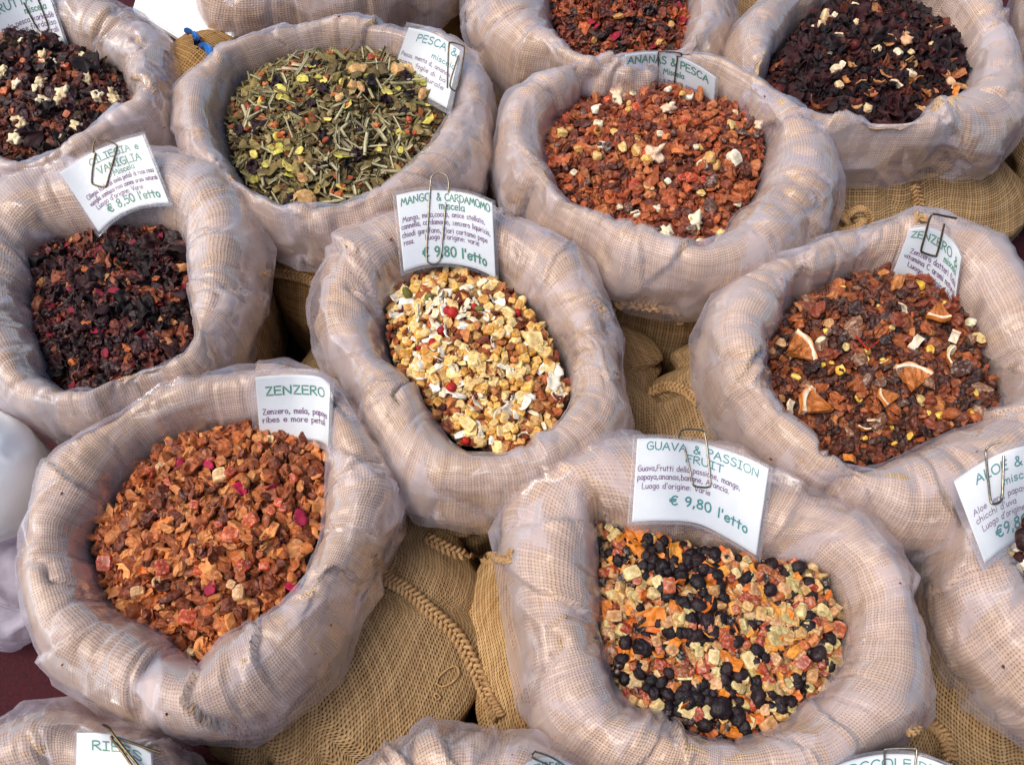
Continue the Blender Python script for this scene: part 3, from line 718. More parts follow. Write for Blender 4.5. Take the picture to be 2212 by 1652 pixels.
def heap_z(sk, x, y):
    rad = np.hypot(x, y); q = np.clip(rad / in_poly_radius(sk, x, y), 0, 1.3)
    bx, by, amp = sk.get('mound', (0, .02, .012))
    R0 = sk['rin'].mean()
    m = amp * np.exp(-(((x - bx) ** 2 + (y - by) ** 2) / (R0 * .7) ** 2))
    return RIM + ZC + .002 + m + .010 * (1 - np.clip(q, 0, 1) ** 2.5) + .004 * fbm(np.stack([x * 22, y * 22, 0 * x + 3 * sk['id']], -1), sk['id'], 2) - .03 * np.clip(q - .98, 0, None) ** 1
def where_in(sk, x, y):
    q = math.hypot(x, y) / float(in_poly_radius(sk, x, y))
    if q < .33: return 'at the middle'
    a = math.degrees(math.atan2(y, x)) % 360
    s_ = ('right side', 'back right', 'back', 'back left', 'left side', 'front left', 'front', 'front right')[int((a + 22.5) // 45) % 8]
    return ('by the rim, ' if q > .75 else 'halfway out, ') + s_
def c_(*rgb):
    out = []
    for x in rgb:
        v = np.array(srgb(*x)); k = np.clip((x[1] - 110) / 90, 0, 1); out.append(v * (np.array([.76, .62, .55]) * (1 - k) + np.array([.97, .94, .90]) * k))
    return out
QUOTA = {}
def build_heap(key, name, label, base_cols, base_size, kinds, core, base_shape=['apple', 'apple', 'lump', 'apple', 'low'], base_mat='dry', layers=3, tilt=.75, matte=None):
    """base pieces: countless, one stuff object (plus the largest as things); kinds: the pieces that stand out
    kinds = [(name, shape, n, size, colours, material, label, tilt)]"""
    sk = SK[key]; r = np.random.default_rng(sk['id'] * 31 + 5); cx, cy = sk['c']; R1 = sk['rin'].max() * 1.06
    area = math.pi * (sk['rin'] ** 2).mean() * 1.1
    Vs, Fs, Cs, Ms, o = [], [], [], [], 0
    pos_used = []
    items = []
    # jittered grid keeps the coverage even
    for L in range(layers):
        sp = base_size * (.76 if L == layers - 1 else .7); g = np.arange(-R1, R1, sp)
        for gx_ in g:
            for gy_ in g:
                x = gx_ + r.uniform(-.5, .5) * sp; y = gy_ + r.uniform(-.5, .5) * sp
                if math.hypot(x, y) > float(in_poly_radius(sk, x, y)) - .0045: continue
                top = L == layers - 1
                items.append((x, y, L, top, 'base'))
    kind_items = []
    for ki, kd in enumerate(kinds):
        n = kd[2]; spots = kd[8] if len(kd) > 8 else None
        if spots:
            for (px, py) in spots:
                p = at(px, py, RIM + ZC + .02); kind_items.append((p[0] - cx, p[1] - cy, ki, True))
            n = max(0, n - len(spots))
        tries = 0; clus = r.uniform(-R1 * .85, R1 * .85, (14, 2))
        while n > 0 and tries < 20000:
            tries += 1
            x, y = r.uniform(-R1, R1, 2)
            if kd[2] > 40 and r.uniform() < .6:      # poured mixes fall in patches
                c0, c1 = clus[int(r.integers(len(clus)))]; x, y = c0 + r.normal() * .018, c1 + r.normal() * .018
            if math.hypot(x, y) > float(in_poly_radius(sk, x, y)) - .008: continue
            kind_items.append((x, y, ki, False)); n -= 1
    kp = np.array([(a, b, kinds[k][3]) for a, b, k, _ in kind_items]) if kind_items else np.zeros((0, 3))
    xs = np.array([i[0] for i in items]); ys = np.array([i[1] for i in items]); hz = heap_z(sk, xs, ys)
    def emit(V, F, col, mi, smooth):
        nonlocal o
        Vs.append(V); Fs.append(F + o); Cs.append(col); Ms.append(np.full(len(F), mi)); o += len(V)
    extra = [0, 0]
    for j, (x, y, L, top, _) in enumerate(items):
        depth = layers - 1 - L
        z = hz[j] - depth * base_size * .42 + r.normal() * base_size * .17
        sh = base_shape if top or r.uniform() < .4 else 'low'
        if isinstance(base_shape, list): sh = base_shape[int(r.integers(len(base_shape)))]
        s = base_size * math.exp(r.normal() * .24) * (1.15 if sh == 'low' else 1.2)
        if sh == 'stalk': s *= 1.9
        if sh == 'crumple': s *= 1.15
        V, F, c = proto(sh, int(r.integers(NV.get(sh, 10))))
        col = base_cols[min(int(r.beta(1.1, 1.3) * len(base_cols)), len(base_cols) - 1)] * math.exp(r.normal() * .2)
        if sh == 'stalk' and matte is not None: col = matte[int(r.integers(len(matte)))] * math.exp(r.normal() * .15)
        if top and len(kp):
            d = np.hypot(kp[:, 0] - x, kp[:, 1] - y)
            if (d < kp[:, 2] * .42).any(): z -= base_size * .6
        Mx = rotm(r, tilt)
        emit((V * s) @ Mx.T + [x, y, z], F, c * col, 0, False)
    # dark core surface so no gap shows through
    n = 60; A = np.linspace(0, 2 * math.pi, 97)[:-1]; rr = np.linspace(0, .985, 14)
    ri = np.interp(A, np.append(PH, 2 * math.pi), np.append(sk['rin'], sk['rin'][0]))
    X = (rr[:, None] * ri[None] * np.cos(A)).T; Y = (rr[:, None] * ri[None] * np.sin(A)).T
    Z = heap_z(sk, X, Y) - base_size * (.3 + .42 * (layers - 1))
    V = np.stack([X, Y, Z], -1).reshape(-1, 3); F = grid_faces(96, 14, True)
    emit(V, tri(F), np.broadcast_to(core, V.shape), 0, True)
    V = np.vstack(Vs); F = np.vstack(Fs); V, F, col = unshare(V, F, None)[0], np.arange(F.size).reshape(-1, 3), np.vstack(Cs)[F.ravel()]
    me = mesh_np(name, V + [cx, cy, 0], F, M[base_mat], tint=col, smooth=False)
    tag(link(name, me), label, 'tea mix', 'loose tea and dried fruit mixes filling the sacks', 'stuff')
    # pieces that can be picked out, each one an object; alike pieces share a few meshes
    cache = {}
    seq = {}
    for (x, y, ki, fixed) in kind_items:
        kd = kinds[ki]; nm, shp, _, size, cols, mat, lab = kd[:7]; tl = kd[7] if len(kd) > 7 else .5
        v = int(r.integers(7)); ci = int(r.integers(len(cols)))
        if (ki, v, ci) not in cache:
            PV, PF, pc = proto(shp, v); PV = PV * size      # true size in the mesh, so that grain and wrinkles keep their scale
            if shp in ('peel', 'slice'): cc = pc * cols[ci]
            else: cc = pc * cols[ci]
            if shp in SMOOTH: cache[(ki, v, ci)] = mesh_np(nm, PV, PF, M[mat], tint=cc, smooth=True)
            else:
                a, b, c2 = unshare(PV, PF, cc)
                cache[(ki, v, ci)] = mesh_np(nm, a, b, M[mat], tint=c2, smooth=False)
        o_ = bpy.data.objects.new(nm, cache[(ki, v, ci)]); C.objects.link(o_)
        s = size * math.exp(r.normal() * .2); z = float(heap_z(sk, np.array(x), np.array(y))) + size * .14 + (size * .10 if fixed else r.uniform(-.14, .16) * size)
        Mx = rotm(r, tl)
        from mathutils import Matrix
        o_.matrix_world = Matrix.Translation((cx + x, cy + y, z)) @ Matrix(Mx.tolist()).to_4x4() @ Matrix.Scale(s / size, 4)
        tag(o_, ('' if lab.split()[0] in ('large', 'small') else 'larger ' if s > size * 1.16 else 'smaller ' if s < size * .86 else '') + lab + (', ' + where_in(sk, x, y) if len(lab.split()) < 11 else ''), nm.replace('_', ' '), nm.replace('_', ' ') + 's in the ' + WHERE[key])
for i_, k_ in enumerate(SK): SK[k_]['id'] = i_ + 1
WHERE = dict(mango='centre sack', guava='sack behind the guava card', zenz='front left sack', ciliegia='left edge sack', pesca='green lemongrass sack', ananas='ananas card sack',
             hibis='top right sack', dates='right hand sack', rosehip='top edge sack', frutta='top left sack', aloe='right edge sack')
K1 = np.ones(3)
SK['mango']['mound'] = (0, .03, .014); SK['guava']['mound'] = (0, 0, .008); SK['zenz']['mound'] = (.02, .03, .022)
SK['ananas']['mound'] = (0, .03, .022); SK['pesca']['mound'] = (0, .03, .03); SK['hibis']['mound'] = (0, .02, .024); SK['dates']['mound'] = (.02, .04, .020)
SK['aloe']['mound'] = (-.07, 0, .03); SK['ciliegia']['mound'] = (0, 0, .008); SK['frutta']['mound'] = (-.02, .05, .02); SK['rosehip']['mound'] = (0, 0, .02)
ap_z = c_((120, 58, 26), (156, 84, 38), (184, 106, 50), (202, 128, 66), (212, 146, 84), (170, 92, 44))
build_heap('zenz', 'apple_ginger_mix', 'orange brown heap of dried apple and ginger bits in the front left sack', ap_z, .0118, [
  ('apple_piece', 'apple', 60, .0150, c_((196, 120, 58), (208, 140, 78), (168, 92, 42)), 'dry', 'large curled orange brown apple piece in the ginger mix', .5),
  ('papaya_cube', 'cube', 22, .0118, c_((206, 88, 38), (210, 104, 52), (186, 78, 44)), 'candy', 'translucent orange red papaya cube in the ginger mix', .5, [(430, 1100), (482, 1143), (510, 1165), (590, 1110), (615, 1100), (505, 1030), (560, 965)]),
  ('pale_cube', 'cube', 9, .013, c_((222, 186, 132), (204, 160, 110)), 'candy', 'pale candied cube among the ginger and apple bits', .5, [(500, 1262), (340, 1255), (705, 980), (345, 1005)]),
  ('rose_petal', 'petal', 8, .017, c_((190, 20, 90), (160, 18, 70)), 'leafy', 'magenta rose petal among the ginger and apple bits', .6, [(628, 1260), (455, 1010), (425, 1425), (650, 1120)])],
  srgb(40, 20, 10))
ap_a = c_((100, 44, 22), (140, 66, 32), (168, 84, 40), (186, 104, 54), (120, 54, 30), (196, 122, 70))
build_heap('ananas', 'apple_pineapple_mix', 'reddish brown heap of dried apple bits under the ananas card', ap_a, .0112, [
  ('white_cube', 'cube', 22, .0125, c_((240, 230, 204), (222, 208, 176)), 'candy', 'white freeze dried cube in the reddish apple mix', .5, [(1422, 308), (1487, 390), (1292, 270), (1410, 345), (1500, 330), (1375, 455), (1340, 440), (1585, 345)]),
  ('popped_piece', 'popcorn', 6, .019, c_((244, 236, 204), (238, 206, 176)), 'dry', 'knobbly cream piece lying in the reddish apple mix', .5, [(1408, 350), (1438, 498), (1335, 205)]),
  ('pineapple_chunk', 'lump', 24, .015, c_((222, 176, 84), (226, 192, 120), (206, 160, 80)), 'candy', 'yellow candied pineapple chunk in the reddish apple mix', .5, [(1562, 490), (1557, 505), (1545, 360), (1235, 270), (1210, 275), (1340, 335), (1530, 350)]),
  ('date_chunk', 'lump', 15, .015, c_((84, 52, 42), (110, 78, 66)), 'candy', 'dark brown date chunk in the reddish apple mix', .5, [(1560, 310), (1490, 485), (1535, 440), (1640, 280), (1300, 320)]),
  ('papaya_cube', 'cube', 12, .012, c_((214, 90, 44), (200, 70, 40)), 'candy', 'bright orange papaya cube in the reddish apple mix', .5),
  ('apple_piece', 'apple', 50, .0155, c_((180, 98, 48), (196, 124, 68)), 'dry', 'large curled rust coloured apple piece in the ananas sack', .5)],
  srgb(30, 14, 8))
ap_m = c_((170, 96, 46), (196, 130, 72), (214, 170, 100), (222, 190, 130), (140, 70, 36), (214, 176, 110))
build_heap('mango', 'mango_coconut_mix', 'mixed heap of mango, apple and coconut under the mango card', ap_m, .0105, [
  ('mango_cube', 'cube', 240, .0108, c_((230, 180, 88), (226, 190, 120), (214, 158, 62), (232, 202, 138)), 'candy', 'amber candied mango cube in the centre sack', .4),
  ('coconut_chip', 'coco', 120, .0145, c_((240, 236, 226), (228, 224, 210), (236, 226, 196)), 'dry', 'white coconut chip in the centre sack', .8),
  ('pink_peppercorn', 'berry', 9, .0105, c_((170, 20, 22), (196, 40, 30)), 'raisin', 'small red peppercorn among the mango cubes', .5, [(955, 722), (905, 752), (1005, 942), (1025, 675)]),
  ('cardamom_pod', 'pod', 3, .0145, c_((120, 128, 62),), 'leafy', 'green cardamom pod near the top of the mango mix', .5, [(880, 625), (1035, 680), (925, 640)]),
  ('hibiscus_piece', 'crumple', 12, .013, c_((92, 24, 20), (70, 22, 20), (120, 50, 30)), 'leafy', 'dark red curled hibiscus piece in the mango mix', .6)],
  srgb(50, 26, 12), layers=2)
build_heap('guava', 'candied_fruit_mix', 'heap of cubes, orange flakes and raisins behind the guava card', c_((196, 150, 92), (204, 172, 118), (184, 110, 60), (200, 130, 70), (170, 76, 36), (56, 30, 26), (44, 26, 26)), .0105, [
  ('raisin', 'raisin', 200, .0132, c_((34, 24, 32), (44, 30, 36), (28, 20, 28)), 'raisin', 'black wrinkled raisin in the guava mix', .6),
  ('candied_cube', 'cube', 190, .0122, c_((214, 190, 132), (204, 164, 98), (206, 158, 104), (190, 172, 112)), 'candy', 'pale sugary candied cube in the guava mix', .45),
  ('guava_cube', 'cube', 55, .0122, c_((190, 104, 58), (176, 74, 36)), 'candy', 'salmon pink guava cube in the guava mix', .45),
  ('orange_flake', 'flake', 84, .0165, c_((230, 140, 34), (222, 120, 30), (232, 160, 60)), 'dry', 'bright orange dried fruit flake in the guava mix', .7, [(1555, 1240), (1545, 1255), (1500, 1310)])],
  srgb(44, 24, 14), base_shape=['cube', 'lump', 'lump', 'low'], base_mat='candy', layers=2)
build_heap('dates', 'date_orange_mix', 'brown heap of date, apple and peel bits in the right hand sack', c_((70, 32, 20), (112, 54, 26), (146, 78, 36), (168, 98, 48), (90, 44, 26), (54, 26, 22)), .0108, [
  ('orange_slice', 'slice', 5, .044, c_((255, 255, 255),), 'dry', 'wedge of dried orange with white pith', .15, [(1915, 862), (1760, 872), (2015, 690), (1730, 750)]),
  ('orange_peel', 'peel', 11, .026, c_((255, 255, 255),), 'dry', 'orange peel strip with white pith in the brown mix', .7, [(1722, 755), (1937, 685), (1712, 870), (1893, 905), (1845, 980), (1870, 920), (2055, 735), (2040, 780)]),
  ('date_cube', 'lump', 20, .0155, c_((124, 88, 66), (92, 60, 48), (148, 112, 84)), 'candy', 'greyish brown sugared date cube in the brown mix', .5, [(1835, 708), (1788, 720), (1862, 785), (1948, 868), (1900, 830), (1907, 905)]),
  ('yellow_bit', 'lump', 24, .0095, c_((232, 184, 52), (238, 200, 84)), 'candy', 'small bright yellow fruit bit in the brown mix', .5, [(1905, 780), (1850, 790), (1857, 860), (2000, 770)]),
  ('pale_chunk', 'lump', 14, .014, c_((212, 186, 120), (196, 150, 90), (214, 206, 176)), 'candy', 'pale yellowish chunk in the brown mix', .5, [(1692, 728), (1672, 742), (1790, 700)]),
  ('red_stick', 'stalk', 2, .02, c_((190, 40, 30),), 'leafy', 'short red stick lying across the brown mix', .1, [(1850, 745), (1880, 755)]),
  ('apple_piece', 'apple', 40, .016, c_((176, 100, 48), (196, 132, 72), (140, 64, 32)), 'dry', 'large curled apple piece in the brown right hand mix', .5)],
  srgb(24, 12, 8))
build_heap('ciliegia', 'cherry_vanilla_mix', 'dark red brown heap of cherry and hibiscus bits in the left edge sack', c_((44, 14, 22), (66, 18, 26), (88, 26, 28), (110, 48, 34), (144, 80, 48), (54, 16, 26), (60, 18, 28)), .0112, [
  ('rose_petal', 'petal', 34, .0125, c_((168, 16, 62), (130, 14, 50), (150, 30, 60)), 'leafy', 'magenta rose petal in the dark cherry mix', .6, [(145, 830 - 10), (300, 715), (430, 620), (175, 640), (250, 635)]),
  ('apple_piece', 'apple', 30, .014, c_((190, 110, 50), (156, 84, 40), (196, 140, 86)), 'dry', 'orange brown apple piece in the dark cherry mix', .5),
  ('hibiscus_piece', 'crumple', 56, .02, c_((34, 10, 16), (52, 14, 22), (26, 10, 14)), 'leafy', 'near black crumpled hibiscus piece in the dark cherry mix', .6)],
  srgb(14, 6, 8), base_shape=['apple', 'crumple', 'lump'])
build_heap('pesca', 'lemongrass_mix', 'green heap of lemongrass and leaf bits in the lemongrass sack', c_((124, 112, 72), (148, 138, 96), (100, 88, 58), (150, 92, 50), (80, 66, 42), (164, 154, 110)), .0088, [
  ('lemongrass_stalk', 'stalk', 200, .0235, c_((180, 176, 142), (158, 154, 116), (200, 194, 158), (132, 128, 92)), 'leafy', 'short split lemongrass stalk in the green mix', .3),
  ('orange_bit', 'lump', 60, .011, c_((196, 92, 38), (176, 76, 34), (206, 120, 60)), 'dry', 'small orange fruit bit in the green mix', .5),
  ('yellow_petal', 'petal', 42, .0165, c_((206, 196, 92), (222, 206, 110), (178, 176, 80)), 'leafy', 'pale yellow petal in the green mix', .5, [(715, 285), (740, 345), (600, 330), (545, 325), (735, 395), (610, 170 + 40)]),
  ('hibiscus_piece', 'crumple', 26, .0165, c_((30, 16, 30), (44, 20, 34)), 'leafy', 'near black hibiscus piece in the green mix', .6, [(595, 200), (555, 270), (680, 245), (700, 360), (925, 165), (880, 180)]),
  ('peach_chunk', 'lump', 15, .0195, c_((206, 164, 100), (190, 146, 84), (214, 180, 120)), 'candy', 'large amber peach chunk in the green mix', .5, [(740, 245), (865, 170), (885, 150), (960, 290), (930, 360), (650, 385), (660, 445 - 20), (785, 220)]),
  ('green_leaf', 'petal', 120, .0175, c_((128, 118, 70), (108, 100, 62), (152, 140, 84)), 'leafy', 'olive green leaf bit in the green mix', .6)],
  srgb(30, 24, 12), base_shape=['petal', 'stalk', 'flake', 'low', 'stalk'], base_mat='leafy', matte=c_((150, 150, 104), (128, 126, 80), (172, 166, 122)), layers=3, tilt=.45)
build_heap('hibis', 'hibiscus_peel_mix', 'purple black heap of hibiscus and berries in the top right sack', c_((24, 10, 18), (40, 16, 24), (58, 22, 28), (88, 40, 28), (32, 12, 24)), .0120, [
  ('peel_piece', 'flake', 50, .0155, c_((190, 132, 74), (206, 156, 100), (176, 110, 60), (160, 90, 50)), 'dry', 'tan dried peel piece in the purple black mix', .7),
  ('orange_peel', 'peel', 3, .025, c_((255, 255, 255),), 'dry', 'curved orange peel strip in the purple black mix', .6, [(1930, 190), (2070, 190), (1800, 100)]),
  ('apple_cube', 'cube', 24, .0125, c_((238, 214, 178), (228, 196, 150)), 'dry', 'cream coloured apple cube in the purple black mix', .5, [(1773, 55), (1815, 150), (1812, 185), (1690, 215), (1960, 130)]),
  ('popped_piece', 'popcorn', 3, .02, c_((226, 178, 136),), 'dry', 'knobbly peach coloured piece in the purple black mix', .4, [(1945, 110), (1935, 98)]),
  ('dried_berry', 'berry', 24, .014, c_((90, 28, 26), (60, 24, 34)), 'raisin', 'dark red dried berry in the purple black mix', .5),
  ('hibiscus_piece', 'crumple', 60, .024, c_((28, 10, 20), (46, 14, 26), (60, 18, 26)), 'leafy', 'crumpled purple hibiscus flower in the top right mix', .7)],
  srgb(10, 5, 8), base_shape=['crumple', 'crumple', 'lump', 'apple'], base_mat='leafy')
build_heap('rosehip', 'rosehip_apple_mix', 'red brown heap of apple and hibiscus bits in the top edge sack', c_((40, 14, 20), (110, 46, 26), (150, 72, 34), (178, 96, 46), (90, 30, 24)), .0122, [
  ('rose_petal', 'petal', 8, .018, c_((160, 16, 56),), 'leafy', 'dark pink rose petal in the top edge mix', .6, [(1405, 110), (1290, 60)]),
  ('pineapple_chunk', 'lump', 8, .015, c_((196, 150, 80),), 'candy', 'yellow fruit chunk in the top edge mix', .5, [(1450, 50), (1430, 85)])],
  srgb(16, 8, 8), base_shape=['apple', 'apple', 'crumple'])
build_heap('frutta', 'forest_fruit_mix', 'dark red heap with white lumps in the top left sack', c_((44, 14, 20), (70, 24, 26), (110, 50, 30), (150, 84, 44), (54, 18, 34), (80, 60, 40)), .0112, [
  ('popped_piece', 'popcorn', 26, .0145, c_((240, 224, 188), (226, 206, 164)), 'dry', 'white knobbly fruit piece in the dark top left mix', .5, [(85, 195), (140, 200), (240, 205), (235, 190), (160, 265), (130, 290), (95, 185), (45, 265)]),
  ('orange_cube', 'cube', 11, .0115, c_((204, 104, 40), (186, 84, 40)), 'candy', 'orange fruit cube in the dark top left mix', .5, [(58, 145), (120, 285), (140, 240)]),
  ('hibiscus_piece', 'crumple', 26, .022, c_((28, 12, 20), (50, 16, 30)), 'leafy', 'dark crumpled hibiscus piece in the top left mix', .6, [(95, 115), (120, 105), (70, 125)])],
  srgb(14, 6, 8), base_shape=['apple', 'crumple', 'lump'])
build_heap('aloe', 'aloe_papaya_mix', 'mixed heap in the right edge sack below the aloe card', c_((60, 26, 20), (190, 120, 60), (220, 200, 160), (110, 50, 30)), .0130, [
  ('aloe_cube', 'cube', 26, .0165, c_((226, 214, 190), (214, 196, 160)), 'candy', 'whitish aloe cube in the right edge sack', .4, [(2178, 1190), (2200, 1225)]),
  ('dark_berry', 'raisin', 20, .019, c_((50, 18, 16), (64, 24, 20)), 'raisin', 'dark red raisin in the right edge sack', .4, [(2190, 1180), (2205, 1205), (2185, 1215)])],
  srgb(20, 10, 8), layers=2)
for k_, nm_, lb_ in (('ribes', 'currant_mix', 'dark heap inside the bottom left sack'), ('middle', 'berry_mix', 'dark heap inside the bottom edge sack'), ('cocco', 'dark_mix', 'dark heap inside the bottom right sack'), ('plain', 'pale_mix', 'heap inside the sack with the hanging liner, top edge')):
    WHERE[k_] = lb_; build_heap(k_, nm_, lb_, c_((70, 30, 24), (120, 60, 34), (160, 96, 50)), .015, [], srgb(20, 10, 8), layers=1)
# ------------------------------------------------------------------ hand-made rounded lettering (single-line strokes); ~ = curved stroke
GL = {
'A': (7.6, '0,0 3.6,10 7,0|1.4,3.6 5.9,3.8'), 'B': (6.4, '.4,0 .4,10|~.4,10 4.6,9.6 4.9,6.6 .6,5.4|~.6,5.4 5.4,4.8 5.6,1 .4,0'), 'C': (7, '~6.3,8.4 4.6,9.9 2,8.8 .4,5 1.6,1 4,.1 6.4,1.6'),
'D': (7, '.4,.1 .4,10|~.4,10 4.4,9 6.6,5.4 4.8,1.4 .4,.1'), 'E': (6.2, '5.6,9.9 .4,9.9 .4,.1 5.8,.1|.4,5.2 5.2,5.3'), 'F': (6, '5.8,9.9 .5,9.9 .4,0|.4,5.2 4.8,5.4'),
'G': (7.8, '~6.6,8.8 4.6,10 1.8,8.6 .4,4.8 1.8,.9 4.4,.1 7,1.6 7.1,4.6|7.3,4.7 4,4.7'), 'I': (5, '.3,9.9 4.6,9.9|2.4,9.9 2.4,.1|.2,.1 4.7,.1'), 'K': (6.6, '.4,0 .4,10|6,9.6 .5,4.4|2,5.6 6.2,.1'),
'L': (5.6, '.5,10 .4,.1 5.4,.2'), 'M': (9, '0,0 1.6,10 4.4,2.8 7,10 8.6,0'), 'N': (7.6, '.4,0 .5,9.8 6.6,.3 6.8,10'), 'O': (8.4, '~4,10 1.2,8.6 .3,4.8 1.8,.9 4.4,0 7.2,1.6 7.9,5 6.8,8.8 4,10'),
'P': (6.2, '.4,0 .5,9.8|~.5,9.8 4.4,9.8 5.8,7.6 4.4,5.2 .5,4.8'), 'R': (6.6, '.4,0 .5,9.8|~.5,9.8 4.4,9.8 5.6,7.8 4.2,5.6 .6,4.8|2.2,4.9 6.2,0'), 'S': (6.4, '~5.6,8.8 3.6,10 1.2,8.8 1,6.8 3,5.4 5.4,4 5.6,1.6 3.4,0 .4,1.2'),
'T': (6.8, '.1,9.8 6.6,9.9|3.4,9.8 3.3,0'), 'U': (7.2, '~.4,10 .5,3.4 2,.4 4.6,.2 6.4,2.6 6.6,10'), 'V': (6.8, '.2,10 3.2,.1 6.6,10'), 'Z': (6.6, '.5,9.8 6,9.9 .3,.2 6.4,.1'), 'H': (7, '.4,0 .4,10|6.4,0 6.4,10|.4,5 6.4,5'),
'a': (5.6, '~4.8,5.2 2.6,6.2 .6,4.4 .6,1.4 2.4,.1 4.6,2|4.9,6 4.9,.6 5.3,.1'), 'b': (5.4, '.5,10 .5,.2|~.5,4.4 2.6,6 4.8,4.4 4.6,1 2.2,0 .5,1.2'), 'c': (4.8, '~4.4,5.2 2.6,6.1 .7,4.4 .6,1.6 2.4,.1 4.5,1.2'),
'd': (5.6, '4.9,10 4.8,0|~4.8,4.8 2.6,6 .6,4.2 .7,1.2 2.6,.1 4.8,1.6'), 'e': (5.2, '~.6,3 4.8,3.6 4.2,5.6 2.4,6.1 .6,4.2 .8,1.2 2.8,0 4.8,1.2'), 'f': (4.8, '~4.6,9.4 3,10 2.2,8 2.1,0|.4,5.8 4.2,5.8'),
'g': (5.4, '~4.6,5.4 2.4,6.1 .6,4.2 .8,1.2 2.8,.2 4.6,2|~4.8,6 4.8,-1.4 3.4,-3.2 .8,-2.6'), 'h': (5.4, '.5,10 .5,0|~.5,3.4 2.4,6 4.4,5.2 4.7,0'), 'i': (2, '1,6 1,.1|1,8.4 1.05,8.8'), 'k': (5.2, '.5,10 .5,0|4.2,6 .6,2.8|2,4 4.7,0'),
'l': (2, '1,10 1,0'), 'm': (7.8, '.5,6 .6,0|~.6,3.6 1.8,6 3.4,5.6 3.9,3.6 3.9,0|~3.9,3.6 5,6 6.6,5.4 7.1,3 7.2,0'), 'n': (5.4, '.5,6 .6,0|~.6,3.4 2.4,6 4.3,5.2 4.7,0'), 'o': (5.4, '~2.6,6.1 .8,4.6 .6,2 2.4,0 4.4,1 4.8,3.6 4,5.6 2.6,6.1'),
'p': (5.4, '.5,6 .5,-3.6|~.5,4.6 2.6,6.1 4.8,4.4 4.4,1 2.2,.2 .5,1.4'), 'q': (5.4, '4.8,6 4.9,-3.6|~4.8,5.2 2.6,6.1 .6,4.2 .8,1.2 2.8,.2 4.8,2'), 'r': (4.4, '.5,6 .6,0|~.6,3 1.8,5.6 4,5.6'), 's': (4.6, '~4,5.4 2.4,6.1 .8,5 1.4,3.4 3.6,2.8 4,1.2 2.4,0 .4,.8'),
't': (4.6, '2.2,8.6 2.2,0|.2,5.9 4.2,6'), 'u': (5.2, '~.5,6 .6,1.4 2,0 4.4,2|4.6,6 4.7,0'), 'v': (4.8, '.3,6 2.3,.1 4.5,6'), 'z': (5, '.5,5.8 4.4,5.8 .4,.2 4.7,.2'), 'è': (5.2, '~.6,3 4.8,3.6 4.2,5.6 2.4,6.1 .6,4.2 .8,1.2 2.8,0 4.8,1.2|1.6,9.2 3,7.6'),
'&': (7.4, '~6.6,3.6 4,.2 1.4,.4 .6,2.4 2.4,4.8 4.4,6.8 4.4,9 3,9.8 2,8.6 3.4,5 6.8,0'), '€': (7.4, '~6.6,9 4.6,9.8 2.4,8.4 1.4,5 2.6,1.2 4.8,.2 6.6,1.2|.2,6.1 5.4,6.3|.1,4 5,4.2'), ',': (2.6, '1.5,1 .7,-1.6'), '.': (2.4, '1.1,.1 1.2,.6'), ':': (2.6, '1.2,.3 1.2,.8|1.2,4.6 1.2,5.1'),
';': (2.6, '1.5,1 .7,-1.6|1.3,4.6 1.3,5.1'), "'": (2.2, '1,10 .9,7.4'), '0': (6.4, '~3,10 .8,8 .5,4 1.8,.4 4,.2 5.6,3 5.6,7 4.4,9.6 3,10'), '5': (6.2, '5.2,9.8 1.4,9.8 .9,5.6|~.9,5.6 3.4,6.3 5.4,4.6 5,1.4 3,0 .6,.8'),
'8': (6.2, '~3,10 1,8.6 1.4,6.4 3.2,5.4 5.2,3.6 4.8,.8 3,0 1,.8 .6,3.2 2.8,5.4 4.8,7 4.8,9.2 3,10'), '9': (6, '~4.8,8.8 2.8,10 .8,8 1.2,5.4 3.2,4.8 5,6.6 5.2,8.6 4.8,3.4 2.4,0'), ' ': (4, ''), '-': (4, '.4,3.4 3.6,3.4'), 'Y': (6.6, '.2,10 3.2,5 6.4,10|3.2,5 3.1,0'), 'y': (5, '.3,6 2.4,.6|4.6,6 1.2,-3.4'), 'x': (5, '.4,6 4.4,.1|4.3,6 .4,.1'), 'w': (7, '.3,6 1.8,.1 3.6,5 5.2,.1 6.8,6'),
}
def strokes(text):
    x = 0; out = []
    for ch in text:
        wd, st = GL[ch]
        for s in filter(None, st.split('|')):
            cv = s.startswith('~'); pts = np.array([[float(v) for v in p.split(',')] for p in s.lstrip('~').split()])
            if cv and len(pts) > 2: pts = catmull(pts, (len(pts) - 1) * 4 + 1)
            else:                                # resample so that print follows the bend of the card
                q = [pts[0]]
                for a, b in zip(pts[:-1], pts[1:]):
                    k = max(1, int(np.linalg.norm(b - a) / 2.5)); q += [a + (b - a) * t for t in np.linspace(0, 1, k + 1)[1:]]
                pts = np.array(q)
            out.append(pts + [x, 0])
        x += wd + 1.1
    return out, max(x - 1.1, 1)
